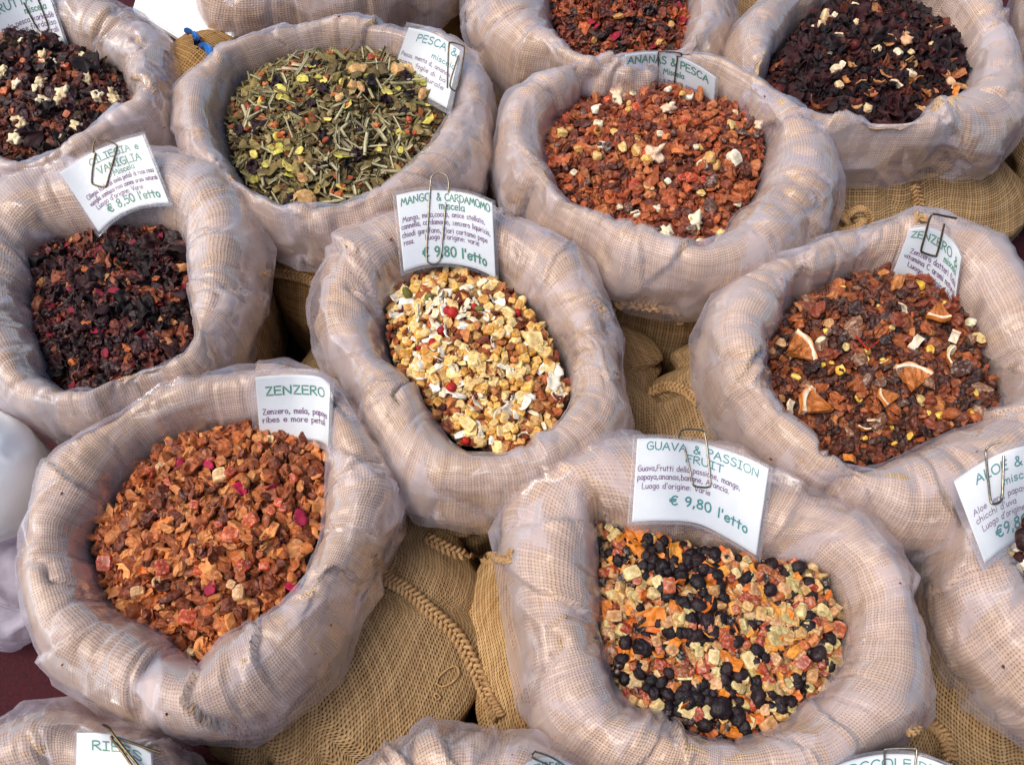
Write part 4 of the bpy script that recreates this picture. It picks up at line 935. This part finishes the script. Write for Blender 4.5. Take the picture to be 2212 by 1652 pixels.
class Sheet:
    """bent card: columns of (top, bottom) 3-D points, smooth in between"""
    def __init__(s, tops, bots): s.t = np.array(tops); s.b = np.array(bots); s.n = len(tops)
    def __call__(s, u, v):
        u = np.asarray(u, float); v = np.asarray(v, float)
        def ev(P):
            P2 = np.vstack([2 * P[0] - P[1], P, 2 * P[-1] - P[-2]]); x = np.clip(u, -.3, 1.3) * (s.n - 1); i = np.clip(np.floor(x).astype(int), 0, s.n - 2); t = (x - i)[..., None]
            a, b, c, d = P2[i], P2[i + 1], P2[i + 2], P2[i + 3]
            return .5 * (2 * b + (c - a) * t + (2 * a - 5 * b + 4 * c - d) * t * t + (3 * b - a - 3 * c + d) * t ** 3)
        T, B = ev(s.t), ev(s.b); return B + (T - B) * v[..., None]
    def normal(s, u, v):
        e = .01; du = s(u + e, v) - s(u - e, v); dv = s(u, v + e) - s(u, v - e); n = np.cross(du, dv); n /= np.linalg.norm(n, axis=-1)[..., None]
        return n
    def off(s, u, v, d): return s(u, v) + s.normal(u, v) * d
def slab(sh, u0, u1, v0, v1, d0, d1, n=80, m=24):
    u, v = np.meshgrid(np.linspace(u0, u1, n), np.linspace(v0, v1, m), indexing='ij')
    A = sh.off(u, v, d1).reshape(-1, 3); B = sh.off(u, v, d0).reshape(-1, 3); k = n * m; F = grid_faces(n, m); idx = np.arange(k).reshape(n, m)
    ring = list(idx[:, 0]) + list(idx[-1, 1:]) + list(idx[::-1, -1][1:]) + list(idx[0, ::-1][1:-1])
    e = [[a, b, b + k, a + k] for a, b in zip(ring, ring[1:] + ring[:1])]
    return np.vstack([A, B]), np.vstack([F, F[:, ::-1] + k, np.array(e)[:, ::-1]])
def ribbon_text(sh, lines, box):
    """lines: (text, u0, u1, v baseline left, v baseline right, height, stroke width)"""
    Vs, Fs, o = [], [], 0; k = 0; U0, U1, V0, V1 = box
    for (tx, u0, u1, va, vb, h, lw) in lines:
        st, W = strokes(tx)
        asp = np.linalg.norm(sh(np.array(1.), np.array(.5)) - sh(np.array(0.), np.array(.5))) / np.linalg.norm(sh(np.array(.5), np.array(1.)) - sh(np.array(.5), np.array(0.)))
        for pts in st:
            un = u0 + (u1 - u0) * pts[:, 0] / W; vn = va + (vb - va) * (un - u0) / (u1 - u0 + 1e-9) + h * pts[:, 1] / 10
            q = np.stack([un * asp, vn], -1)
            if len(q) < 2: continue
            d = np.gradient(q, axis=0); d /= np.linalg.norm(d, axis=1)[:, None] + 1e-9; nn = np.stack([-d[:, 1], d[:, 0]], -1) * h * lw * 1.25 / 10 / 2
            q[0] -= d[0] * h * lw / 20; q[-1] += d[-1] * h * lw / 20
            L, Rr = q + nn, q - nn
            dd = .00042 + .000004 * (k % 30); k += 1
            def mp(z): return sh.off(U0 + (U1 - U0) * z[:, 0] / asp, V0 + (V1 - V0) * z[:, 1], dd)
            V = np.empty((2 * len(q), 3)); V[0::2] = mp(L); V[1::2] = mp(Rr)
            i = np.arange(len(q) - 1) * 2; F = np.stack([i, i + 1, i + 3, i + 2], -1)
            Vs.append(V); Fs.append(F + o); o += len(V)
    return np.vstack(Vs), np.vstack(Fs)
def bvh_of(*vf): 
    V, F = join(list(vf)); return BVHTree.FromPolygons([tuple(v) for v in V.tolist()], [tuple(f) for f in F.tolist()])
def hit(b, px, py):
    d = ray(px, py); L = np.linalg.norm(d); h = b.ray_cast(Vector(CAM), Vector(d / L))
    return h[3] if h[0] is not None else None
def place_card(key, tops, bots, lift=.004):
    """lay the card against the sack's rim: each column of it touches what lies behind"""
    sk = SK[key]; b = bvh_of((sk['linV'], sk['linF']), (sk['rimV'], sk['rimF'])); T, B = [], []
    for (t, bo) in zip(tops, bots):
        t = np.array(t, float); bo = np.array(bo, float); ds = []
        for f in np.linspace(0, 1, 7): 
            q = t + (bo - t) * f; h = hit(b, *q); ds.append(h)
        f = np.linspace(0, 1, 7); ok = [i for i in range(7) if ds[i] is not None]
        if not ok: dt = db = (T[-1][1] if T else 1.0)
        else:
            x = f[ok]; y = np.array([ds[i] for i in ok])
            if len(ok) >= 2: sl_, ic = np.polyfit(x, y, 1)
            else: sl_, ic = 0, y[0]
            sl_ = np.clip(sl_, -.03, .05)
            ic = (y - sl_ * x).min() - lift; dt, db = ic, ic + sl_
        T.append((t, dt)); B.append((bo, db))
    # smooth distances across the columns so that the card bends only gently
    xs = np.arange(len(T))
    def sm(A):
        y = np.array([a[1] for a in A]); 
        if len(y) > 2:
            c = np.polyfit(xs, y, 1); f = np.polyval(c, xs); y2 = f + .45 * (y - f); y2 -= max(0, (y2 - y).max()); y = y2
        return [CAM + ray(*a[0]) / np.linalg.norm(ray(*a[0])) * d for a, d in zip(A, y)]
    return Sheet(sm(T), sm(B))
CARD = {}
def card(key, tops, bots, green, purple, label, big=None, m=.035, ink='ink_green', lift=.004, boxy=None, **k):
    sh = place_card(key, tops, bots, lift); CARD[key] = sh
    loc = sh(np.array(.5), np.array(.5)); root = empty('price_card', loc, label, 'price card', 'laminated price cards clipped to the sacks')
    mv = m * 1.2; box = boxy or (m, 1 - m, mv, 1 - mv)
    link('paper_sheet', mesh_np('paper_sheet', *slab(sh, box[0], box[1], box[2], box[3], -.00015, .00015), M['paper']), root)
    link('laminate_pouch', mesh_np('laminate_pouch', *slab(sh, 0, 1, 0, 1, -.0004, .0010), M['laminate']), root)
    if green: link('title_lettering', mesh_np('title_lettering', *ribbon_text(sh, green, box), M[ink], smooth=False), root)
    if purple: link('small_lettering', mesh_np('small_lettering', *ribbon_text(sh, purple, box), M['ink_purple'], smooth=False), root)
    return sh
card('mango', [(847, 416), (905, 405), (963, 405), (1020, 414), (1070, 434)], [(866, 596), (918, 580), (973, 577), (1028, 588), (1078, 611)],
  [('MANGO', .04, .34, .84, .86, .10, 1.25), ('& CARDAMOMO', .40, .97, .86, .86, .10, 1.25), ('miscela', .42, .68, .745, .745, .10, 1.2), ('€ 9,80 l\'etto', .22, .90, .10, .10, .13, 1.5)],
  [('Mango, mela,cocco, anice stellato,', .04, .90, .62, .66, .072, 1.0), ('cannella, cardamomo, zenzero liquirizia,', .02, .96, .53, .54, .072, 1.0), ('chiodi garofano, fiori cartamo pepe', .02, .92, .42, .42, .072, 1.0), ('rosa.', .03, .14, .32, .32, .072, 1.0), ('Luogo d\'origine: varie', .26, .82, .33, .33, .072, 1.0)],
  'curved price card for mango and cardamom clipped on the centre sack')
card('guava', [(1367, 939), (1440, 939), (1520, 950), (1600, 975), (1672, 1008)], [(1354, 1136), (1430, 1132), (1505, 1138), (1575, 1172), (1642, 1214)],
  [('GUAVA & PASSION', .08, .93, .86, .84, .095, 1.25), ('FRUIT', .38, .66, .73, .71, .09, 1.25), ('€ 9,80 l\'etto', .28, .90, .19, .17, .11, 1.5)],
  [('Guava,Frutti della passione, mango,', .02, .80, .60, .60, .07, 1.05), ('papaya,ananas,banane, Arancia.', .02, .72, .495, .50, .07, 1.05), ('Luogo d\'origine: Varie', .06, .58, .385, .38, .07, 1.05)],
  'large white price card for guava and passion fruit above the raisin mix', ink='ink_teal')
card('ciliegia', [(118, 370), (165, 342), (215, 315), (265, 297), (312, 284)], [(213, 513), (248, 480), (288, 458), (330, 448), (375, 446)],
  [('CILIEGIA e', .32, .90, .83, .83, .10, 1.3), ('VANIGLIA', .36, .88, .66, .67, .11, 1.35), ('Miscela', .50, .76, .55, .57, .085, 1.2), ('€ 8,50 l\'etto', .24, .93, .10, .10, .12, 1.5)],
  [('Ciliegia karkadè mela petali di rosa rosa', .10, .97, .44, .47, .07, 1.05), ('vaniglia sambuco rosa canina aromi naturali', .09, .98, .34, .36, .07, 1.05), ('Luogo d\'origine: Varie', .14, .76, .245, .25, .075, 1.05)],
  'tilted price card for cherry and vanilla on the left edge sack')
card('pesca', [(879, 48), (944, 64), (1004, 104)], [(833, 178), (890, 205), (973, 250)],
  [('PESCA &', .22, .97, .80, .86, .12, 1.35), ('miscela', .58, .99, .63, .65, .09, 1.2)],
  [('Pesca, menta d, ananas,', .04, .97, .50, .50, .075, 1.1), ('mango, foglie di: ba', .04, .90, .37, .37, .075, 1.1), ('cocco naturale', .16, .9, .24, .24, .075, 1.1)],
  'price card starting pesca at the back of the green lemongrass sack', m=.06, ink='ink_teal')
card('ananas', [(1344, 116), (1400, 109), (1450, 114), (1500, 134), (1553, 168)], [(1336, 222), (1395, 220), (1445, 224), (1495, 240), (1545, 266)],
  [('ANANAS & PESCA', .03, .93, .80, .76, .15, 1.4), ('Miscela', .42, .66, .58, .58, .12, 1.3)],
  [('Ananas pesca mango papaya', .05, .88, .40, .42, .09, 1.1), ('passione Vitamina C', .02, .62, .22, .22, .09, 1.1)],
  'half buried price card for ananas and pesca above the reddish apple mix', m=.03, lift=.014)
card('dates', [(1962, 490), (2000, 484), (2035, 493), (2062, 515), (2080, 552)], [(1916, 602), (1958, 640), (2000, 680), (2035, 715), (2052, 745)],
  [('ZENZERO &', .06, .93, .84, .80, .10, 1.3), ('miscela', .62, .92, .70, .72, .08, 1.2), ('80 l\'', .62, .98, .20, .20, .1, 1.4)],
  [('Zenzero datteri fichi', .12, .95, .58, .60, .075, 1.1), ('vitamina C aromi naturali', .06, .97, .48, .49, .075, 1.1), ('Luogo d\'origine: Varie', .14, .96, .37, .38, .075, 1.1)],
  'curled price card for zenzero in the right hand brown mix')
card('zenz', [(537, 802), (585, 797), (640, 795), (690, 800), (722, 822)], [(549, 962), (600, 960), (650, 962), (694, 968), (713, 985)],
  [('ZENZERO', .12, .88, .70, .72, .13, 1.4)],
  [('Zenzero, mela, papaya', .06, .95, .40, .42, .09, 1.15), ('ribes e more petali', .05, .90, .27, .29, .09, 1.15)],
  'price card headed zenzero at the back of the front left sack', m=.07)
card('aloe', [(2039, 1038), (2120, 985), (2200, 952), (2290, 945), (2370, 960)], [(2122, 1236), (2172, 1196), (2225, 1168), (2300, 1158), (2370, 1168)],
  [('ALOE & PAPAYA', .14, .95, .80, .80, .105, 1.3), ('miscela', .34, .62, .64, .66, .09, 1.2), ('€9,80 l\'etto', .18, .85, .13, .13, .12, 1.5)],
  [('Aloe vera, papaya, ananas', .05, .78, .50, .52, .07, 1.05), ('chicchi d\'uva', .05, .42, .40, .40, .07, 1.05), ('Luogo d\'origine; varie', .08, .66, .29, .31, .07, 1.05)],
  'bright price card for aloe, cut off by the right edge', m=.05, ink='ink_teal')
card('frutta', [(-52, 5), (25, -28), (100, -45)], [(28, 164), (90, 140), (158, 128)],
  [('FRUTTA &', .1, .9, .78, .80, .11, 1.3), ('miscela', .55, .9, .66, .67, .09, 1.2), ('€ 8,80 l\'', .3, .92, .10, .10, .12, 1.5)],
  [('mela pesca karkadè', .12, .97, .54, .55, .075, 1.1), ('castagne fiordaliso', .12, .97, .44, .45, .075, 1.1), ('sambuco aromi naturali', .10, .97, .34, .35, .075, 1.1), ('Luogo d\'origine: Varie', .14, .92, .24, .25, .075, 1.1)],
  'price card for frutta in the top left corner sack')
card('ribes', [(163, 1579), (215, 1580), (270, 1590), (330, 1625)], [(160, 1700), (220, 1705), (280, 1715), (335, 1740)],
  [('RIBES', .22, .88, .70, .70, .16, 1.4)], None, 'price card beginning RI at the bottom left corner', m=.02)
card('middle', [(1112, 1662), (1150, 1637), (1195, 1630), (1240, 1648)], [(1120, 1750), (1160, 1735), (1200, 1735), (1235, 1745)],
  [('more', .3, .8, .78, .78, .16, 1.4)], None, 'price card just peeping over the bottom edge, middle', ink='ink_green')
card('cocco', [(1752, 1672), (1830, 1636), (1910, 1620), (1985, 1624), (2058, 1650)], [(1775, 1800), (1845, 1770), (1915, 1760), (1985, 1765), (2050, 1785)],
  [('COCCOLE DI', .12, .92, .76, .76, .15, 1.4)], None, 'arched price card ending in DI at the bottom right', m=.05, ink='ink_teal')

# ------------------------------------------------------------------ paper clips
def clip(key, pts, label, mat='wire', up=.0017, rad=.00085, behind=()):
    sh = CARD[key]; P = []
    # plane of the card under the clip
    c0 = sh(np.array(.5), np.array(.6)); n = sh.normal(np.array(.5), np.array(.6))
    if n @ (CAM - c0) < 0: n = -n
    uu, vv = np.meshgrid(np.linspace(-.1, 1.1, 49), np.linspace(0, 1.25, 49), indexing='ij'); G = sh(uu, vv).reshape(-1, 3); Gp = proj(G)
    for i, p in enumerate(pts):
        k = np.argmin(((Gp - p) ** 2).sum(1)); d = ray(*p); t = ((G[k] - CAM) @ n) / (d @ n)
        lift_ = up if i not in behind else -.003
        P.append(CAM + d * (t - lift_ / abs(d @ n)))
    path = catmull(P, len(P) * 7)
    o = link('paper_clip', mesh_np('paper_clip', *tube(path, rad, 8), M[mat]))
    tag(o, label, 'paper clip', 'wire paper clips on the price cards')
clip('mango', [(963, 440), (957, 500), (952, 552), (943, 569), (929, 569), (921, 552), (925, 470), (930, 395), (936, 378), (950, 374), (965, 380), (969, 396), (968, 416)], 'long silver paper clip on the mango card')
clip('guava', [(1478, 965), (1488, 1005), (1496, 1042), (1503, 1050), (1528, 1052), (1534, 1042), (1530, 990), (1524, 945), (1517, 930), (1480, 927), (1469, 935), (1466, 944)], 'bent silver paper clip on the guava card')
clip('ciliegia', [(201, 330), (201, 318), (207, 303), (228, 303), (249, 312), (251, 322), (241, 360), (230, 398), (224, 404), (203, 399), (198, 392), (200, 362), (206, 330)], 'brass coloured paper clip on the cherry vanilla card', 'wire_dark')
clip('pesca', [(966, 190), (967, 150), (969, 100), (975, 92), (1000, 100), (1003, 110), (995, 160), (986, 192), (980, 196), (972, 180), (990, 120)], 'paper clip on the pesca card', 'wire_dark')
clip('ananas', [(1456, 192), (1458, 165), (1463, 128), (1462, 122), (1472, 121), (1468, 115), (1428, 112), (1422, 118), (1422, 150), (1422, 192)], 'dark square paper clip on the ananas card', 'wire_dark')
clip('dates', [(2066, 472), (2040, 467), (2018, 463), (2009, 471), (1998, 510), (1990, 540), (1995, 546), (2018, 553), (2025, 546), (2040, 484)], 'aged square paper clip on the curled zenzero card', 'wire_dark', rad=.0011)
clip('aloe', [(2166, 953), (2148, 957), (2132, 968), (2130, 985), (2135, 1040), (2140, 1080), (2147, 1088), (2160, 1083), (2165, 1068), (2168, 984)], 'silver paper clip on the aloe card', rad=.0011)
clip('frutta', [(51, 6), (68, 40), (84, 66), (96, 70), (104, 60), (94, 30), (80, -5)], 'paper clip on the card in the top left corner', 'wire_dark')
clip('ribes', [(222, 1564), (236, 1572), (248, 1590), (300, 1655), (310, 1668), (300, 1672), (262, 1620), (240, 1592), (262, 1596), (346, 1625)], 'sprung paper clip on the card at the bottom left corner', 'wire_dark', up=.004, rad=.0011)
clip('middle', [(1156, 1622), (1190, 1634), (1221, 1655), (1215, 1670), (1180, 1650), (1150, 1634), (1156, 1622)], 'paper clip at the middle of the bottom edge', up=.004)
clip('cocco', [(1911, 1690), (1911, 1655), (1911, 1624), (1917, 1617), (1972, 1616), (1980, 1624), (1972, 1680)], 'paper clip on the arched card at the bottom right', up=.004)
# ------------------------------------------------------------------ braided seams, loose thread, ribbons, papers
def braid(path, R, turns, k=6, r=.42):
    n = len(path); T = np.gradient(path, axis=0); T /= np.linalg.norm(T, axis=1)[:, None]
    ref = np.array([0, 0, 1.]); A = np.cross(T, ref); A /= np.linalg.norm(A, axis=1)[:, None] + 1e-9; B = np.cross(A, T)
    out = []
    for s in range(3):
        ph = np.linspace(0, turns * 2 * math.pi, n) + s * 2 * math.pi / 3
        P = path + A * (np.sin(ph) * R)[:, None] + B * (np.sin(2 * ph) * R * .45)[:, None]
        # each strand is made of three thin yarns
        for y in range(3):
            p2 = np.linspace(0, turns * 5 * math.pi, n) + y * 2 * math.pi / 3
            out.append(tube(P + A * (np.cos(p2) * R * .24)[:, None] + B * (np.sin(p2) * R * .24)[:, None], R * .26, k))
    return join(out)
def bodies_bvh():
    vf = []
    for sk in SK.values(): vf += [(sk['bodyV'], sk['bodyF']), (sk['rimV'], sk['rimF'])]
    return bvh_of(*vf)
BB = bodies_bvh()
def on_body(pts, up=.003, n=120):
    px = catmull(np.array(pts, float), n); out = []; last = None
    for p in px:
        h = hit(BB, *p)
        if h is None: h = last
        if h is None: h = 1.0
        last = h; d = ray(*p); out.append(h)
    out = np.array(out); ker = np.hanning(23)[1:-1]; ker /= ker.sum(); sm = np.convolve(np.pad(out, 10, 'edge'), ker, 'valid')
    sm = np.minimum(sm, out + .004)
    return np.array([CAM + ray(*p) / np.linalg.norm(ray(*p)) * (h - up) for p, h in zip(px, sm)])
def seam(key, pts, R, turns, label):
    P = on_body(pts, R * .6, 220); o = link('seam_braid', mesh_np('seam_braid', *braid(P, R, turns), M['rope']), SK[key]['root'])
    if label: o['label'] = label
seam('zenz', [(800, 1205), (830, 1245), (880, 1275), (930, 1320), (985, 1370), (1025, 1440), (1055, 1510), (1078, 1550)], .0054, 13, 'thick braided seam on the bulging sack side')
seam('guava', [(920, 1160), (990, 1195), (1060, 1205), (1110, 1200)], .0050, 6, None)
seam('mango', [(1318, 662), (1350, 655), (1400, 660), (1450, 668), (1470, 690)], .0055, 5, None)
seam('pesca', [(560, 592), (600, 590), (650, 600), (690, 615)], .0048, 6, None)
seam('hibis', [(1975, 400), (1985, 440), (1990, 480)], .0050, 3, None)
seam('dates', [(1400, 850), (1440, 835), (1480, 845), (1510, 870)], .0045, 5, None)
seam('guava', [(1960, 1575), (2000, 1560), (2040, 1590), (2055, 1640)], .0050, 5, None)
# knot of jute rope beside the dark hibiscus sack
kc = at(1838, 482, .17); a = np.linspace(0, 2 * math.pi * 3, 260)
kp = np.stack([np.cos(a * 2 / 3) * (.016 + .006 * np.cos(a)), np.sin(a * 2 / 3) * (.012 + .005 * np.cos(a)), .010 * np.sin(a) + .004], -1) + kc
tag(link('rope_knot', mesh_np('rope_knot', *braid(kp, .0038, 26), M['rope'])), 'thick knot of jute rope behind the right hand sack', 'rope knot')
# pale loop of thread lying on the front left sack
lp = [(942, 1478), (948, 1462), (962, 1448), (980, 1438), (990, 1444), (990, 1458), (975, 1474), (955, 1482), (943, 1476)]
tag(link('thread_loop', mesh_np('thread_loop', *tube(on_body(lp, .0022, 60), .0010, 6), M['white_thread'] if 'white_thread' in M else M['rope'])), 'loose loop of pale thread on the bulging front left sack', 'thread')
lp = [(942, 1508), (938, 1500), (946, 1498), (951, 1506), (944, 1511)]
tag(link('thread_loop', mesh_np('thread_loop', *tube(on_body(lp, .002, 40), .0008, 6), M['rope'])), 'tiny curl of thread below the larger loop', 'thread')
# blue ribbons at the top left
def ribbon(pts, z, wd, label):
    P = np.array([at(x, y, z + .02 * math.sin(i * 2.1)) for i, (x, y) in enumerate(pts)]); P = catmull(P, 60); n = len(P)
    T = np.gradient(P, axis=0); T /= np.linalg.norm(T, axis=1)[:, None]; A = np.cross(T, [0, 0, 1.]); A /= np.linalg.norm(A, axis=1)[:, None]; B = np.cross(A, T)
    ph = np.linspace(0, 9, n); wv = wd * (.7 + .4 * np.sin(ph * 1.7)); k = np.linspace(-1, 1, 9)
    V = P[:, None] + (A * np.cos(ph)[:, None] + B * np.sin(ph)[:, None])[:, None] * (wv[:, None] * k[None])[..., None] + B[:, None] * (.25 * wd * np.sin(k * 7 + ph[:, None]))[..., None]
    F = grid_faces(n, 9); V2 = V.reshape(-1, 3)
    tag(link('ribbon', mesh_np('ribbon', V2, F, M['ribbon'])), label, 'ribbon', 'twisted blue ribbons')
ribbon([(413, 72), (420, 82), (428, 92), (436, 103), (452, 118)], .232, .009, 'twisted blue ribbon hanging over the white board')
ribbon([(478, 118), (492, 122), (508, 124), (528, 122), (545, 118)], .222, .012, 'bunched blue ribbon behind the lemongrass sack')
# white board between the sacks at the top left
def plate(pts, z0, z1, mat, name, label, cat, sub=1):
    P = np.array([at(x, y, z1)[:2] for x, y in pts]); n = len(P)
    V = np.vstack([np.c_[P, np.full(n, z1)], np.c_[P, np.full(n, z0)]])
    import bmesh
    bm = bmesh.new(); vs = [bm.verts.new(v) for v in V]; bm.faces.new(vs[:n]); bm.faces.new(vs[n:][::-1])
    for i in range(n): bm.faces.new([vs[i], vs[n + i], vs[n + (i + 1) % n], vs[(i + 1) % n]])
    bmesh.ops.recalc_face_normals(bm, faces=bm.faces[:]); bmesh.ops.bevel(bm, geom=bm.edges[:], offset=.002, segments=2, affect='EDGES')
    me = bpy.data.meshes.new(name); bm.to_mesh(me); bm.free(); me.materials.append(M[mat]); o = link(name, me); tag(o, label, cat); return o
plate([(300, -30), (520, -60), (500, 100), (425, 105), (285, 20)], .185, .195, 'white', 'white_board', 'flat white board between the top left sack and the hanging liner', 'board')
# crumpled white paper bag at the left edge and the milky plastic bag below it
def blob(c, rad, seed, crum, mat, name, label, cat, n=120, m=60, uvs=None):
    u = np.linspace(0, 2 * math.pi, n, endpoint=False); v = np.linspace(.02, math.pi - .02, m)
    U, V_ = np.meshgrid(u, v, indexing='ij'); D = np.stack([np.cos(U) * np.sin(V_), np.sin(U) * np.sin(V_), np.cos(V_)], -1)
    q = D * 1.6 + seed; rd = 1 - np.abs(vnoise(q * 1.4 + .4 * fbm(q, seed, 2)[..., None], seed)) * 2.5
    rr = 1 + crum * (np.clip(rd, 0, 1) - .4) + .06 * fbm(q, seed + 4, 2)
    P = np.array(c) + D * rr[..., None] * np.array(rad); P[..., 2] = np.maximum(P[..., 2], .001)
    F = grid_faces(n, m, True); uv = None if uvs is None else P.reshape(-1, 3)[:, :2] @ np.array([[.8, .6], [-.6, .8]]) / uvs
    tag(link(name, mesh_np(name, P.reshape(-1, 3), F, M[mat], uv=uv)), label, cat)
c1 = at(-122, 985, .24); blob((c1[0], c1[1], .19), (.074, .068, .10), 5, .04, 'white', 'paper_bag', 'bright white paper bag poking in at the left edge', 'bag')
M['bagfilm'] = film_mat('bag_film', .35, .65, (.74, .68, .80), .2)
c2 = at(-30, 1230, .09); blob((c2[0], c2[1], .06), (.085, .075, .07), 11, .16, 'bagfilm', 'plastic_bag', 'lilac grey plastic bag on the red cloth at the left edge', 'bag')
# navy cloth corner at the top right gap

# a few crumbs of tea caught on the rims
r_ = np.random.default_rng(77); BL = bvh_of(*[(sk['linV'], sk['linF']) for sk in SK.values()]); parts = []; cols = []
pal = c_((150, 76, 34), (90, 30, 24), (206, 160, 90), (60, 24, 24), (170, 40, 40))
for i in range(70):
    x, y = r_.uniform(20, 2190), r_.uniform(20, 1630); h = hit(BL, x, y)
    if h is None: continue
    d = ray(x, y); p = CAM + d / np.linalg.norm(d) * (h - .0006)
    if p[2] < RIM - .045: continue
    V, F, _ = proto('low' if r_.uniform() < .7 else 'stalk', int(r_.integers(8))); V = (V * r_.uniform(.0015, .0042)) @ rotm(r_, .5).T + p
    parts.append((V, F)); cols.append(np.broadcast_to(pal[int(r_.integers(5))], V.shape))
V, F = join(parts)
tag(link('tea_crumbs', mesh_np('tea_crumbs', V, F, M['dry'], tint=np.vstack(cols), smooth=False)), 'scattered crumbs of tea caught on the sack rims', 'crumbs', None, 'stuff')

c3 = at(460, 190, .16); blob((c3[0], c3[1], .15), (.085, .08, .075), 21, .05, 'burlap_ochre', 'tied_sack', 'closed ochre jute sack wedged between the top left and lemongrass sacks', 'sack', 160, 90, .0034)

# loose jute fibres standing off the sacks' bodies
r_ = np.random.default_rng(5)
for sk in SK.values():
    V0 = sk['bodyV']; ids = r_.integers(0, len(V0), 170); cc = np.array([sk['c'][0], sk['c'][1], .12]); parts = []
    for i in ids:
        p = V0[i]; n = (p - cc) * [1, 1, .3]; n /= np.linalg.norm(n); t = np.cross(n, r_.normal(size=3)); t /= np.linalg.norm(t); L = r_.uniform(.004, .014); u = np.linspace(0, 1, 6)[:, None]
        t2 = np.cross(n, t); parts.append(tube(p + t * u * L + n * (np.sin(u * math.pi * .9) * L * r_.uniform(.1, .35)) + t2 * (u ** 2) * L * r_.uniform(-.6, .6), .00013, 3))
    V, F = join(parts); tag(link('loose_fibre', mesh_np('loose_fibre', V, F, M['rope']), sk['root']), kind='stuff')
# ------------------------------------------------------------------ stall cloth
gx = np.linspace(-3, 3, 120); X, Y = np.meshgrid(gx, gx, indexing='ij')
Zg = .004 * fbm(np.stack([X * 6, Y * 6, 0 * X], -1), 3, 3) - .006
me = mesh_np('stall_cloth', np.stack([X, Y, Zg], -1).reshape(-1, 3), grid_faces(120, 120), M['cloth'])
tag(link('table_cloth', me), kind='structure')
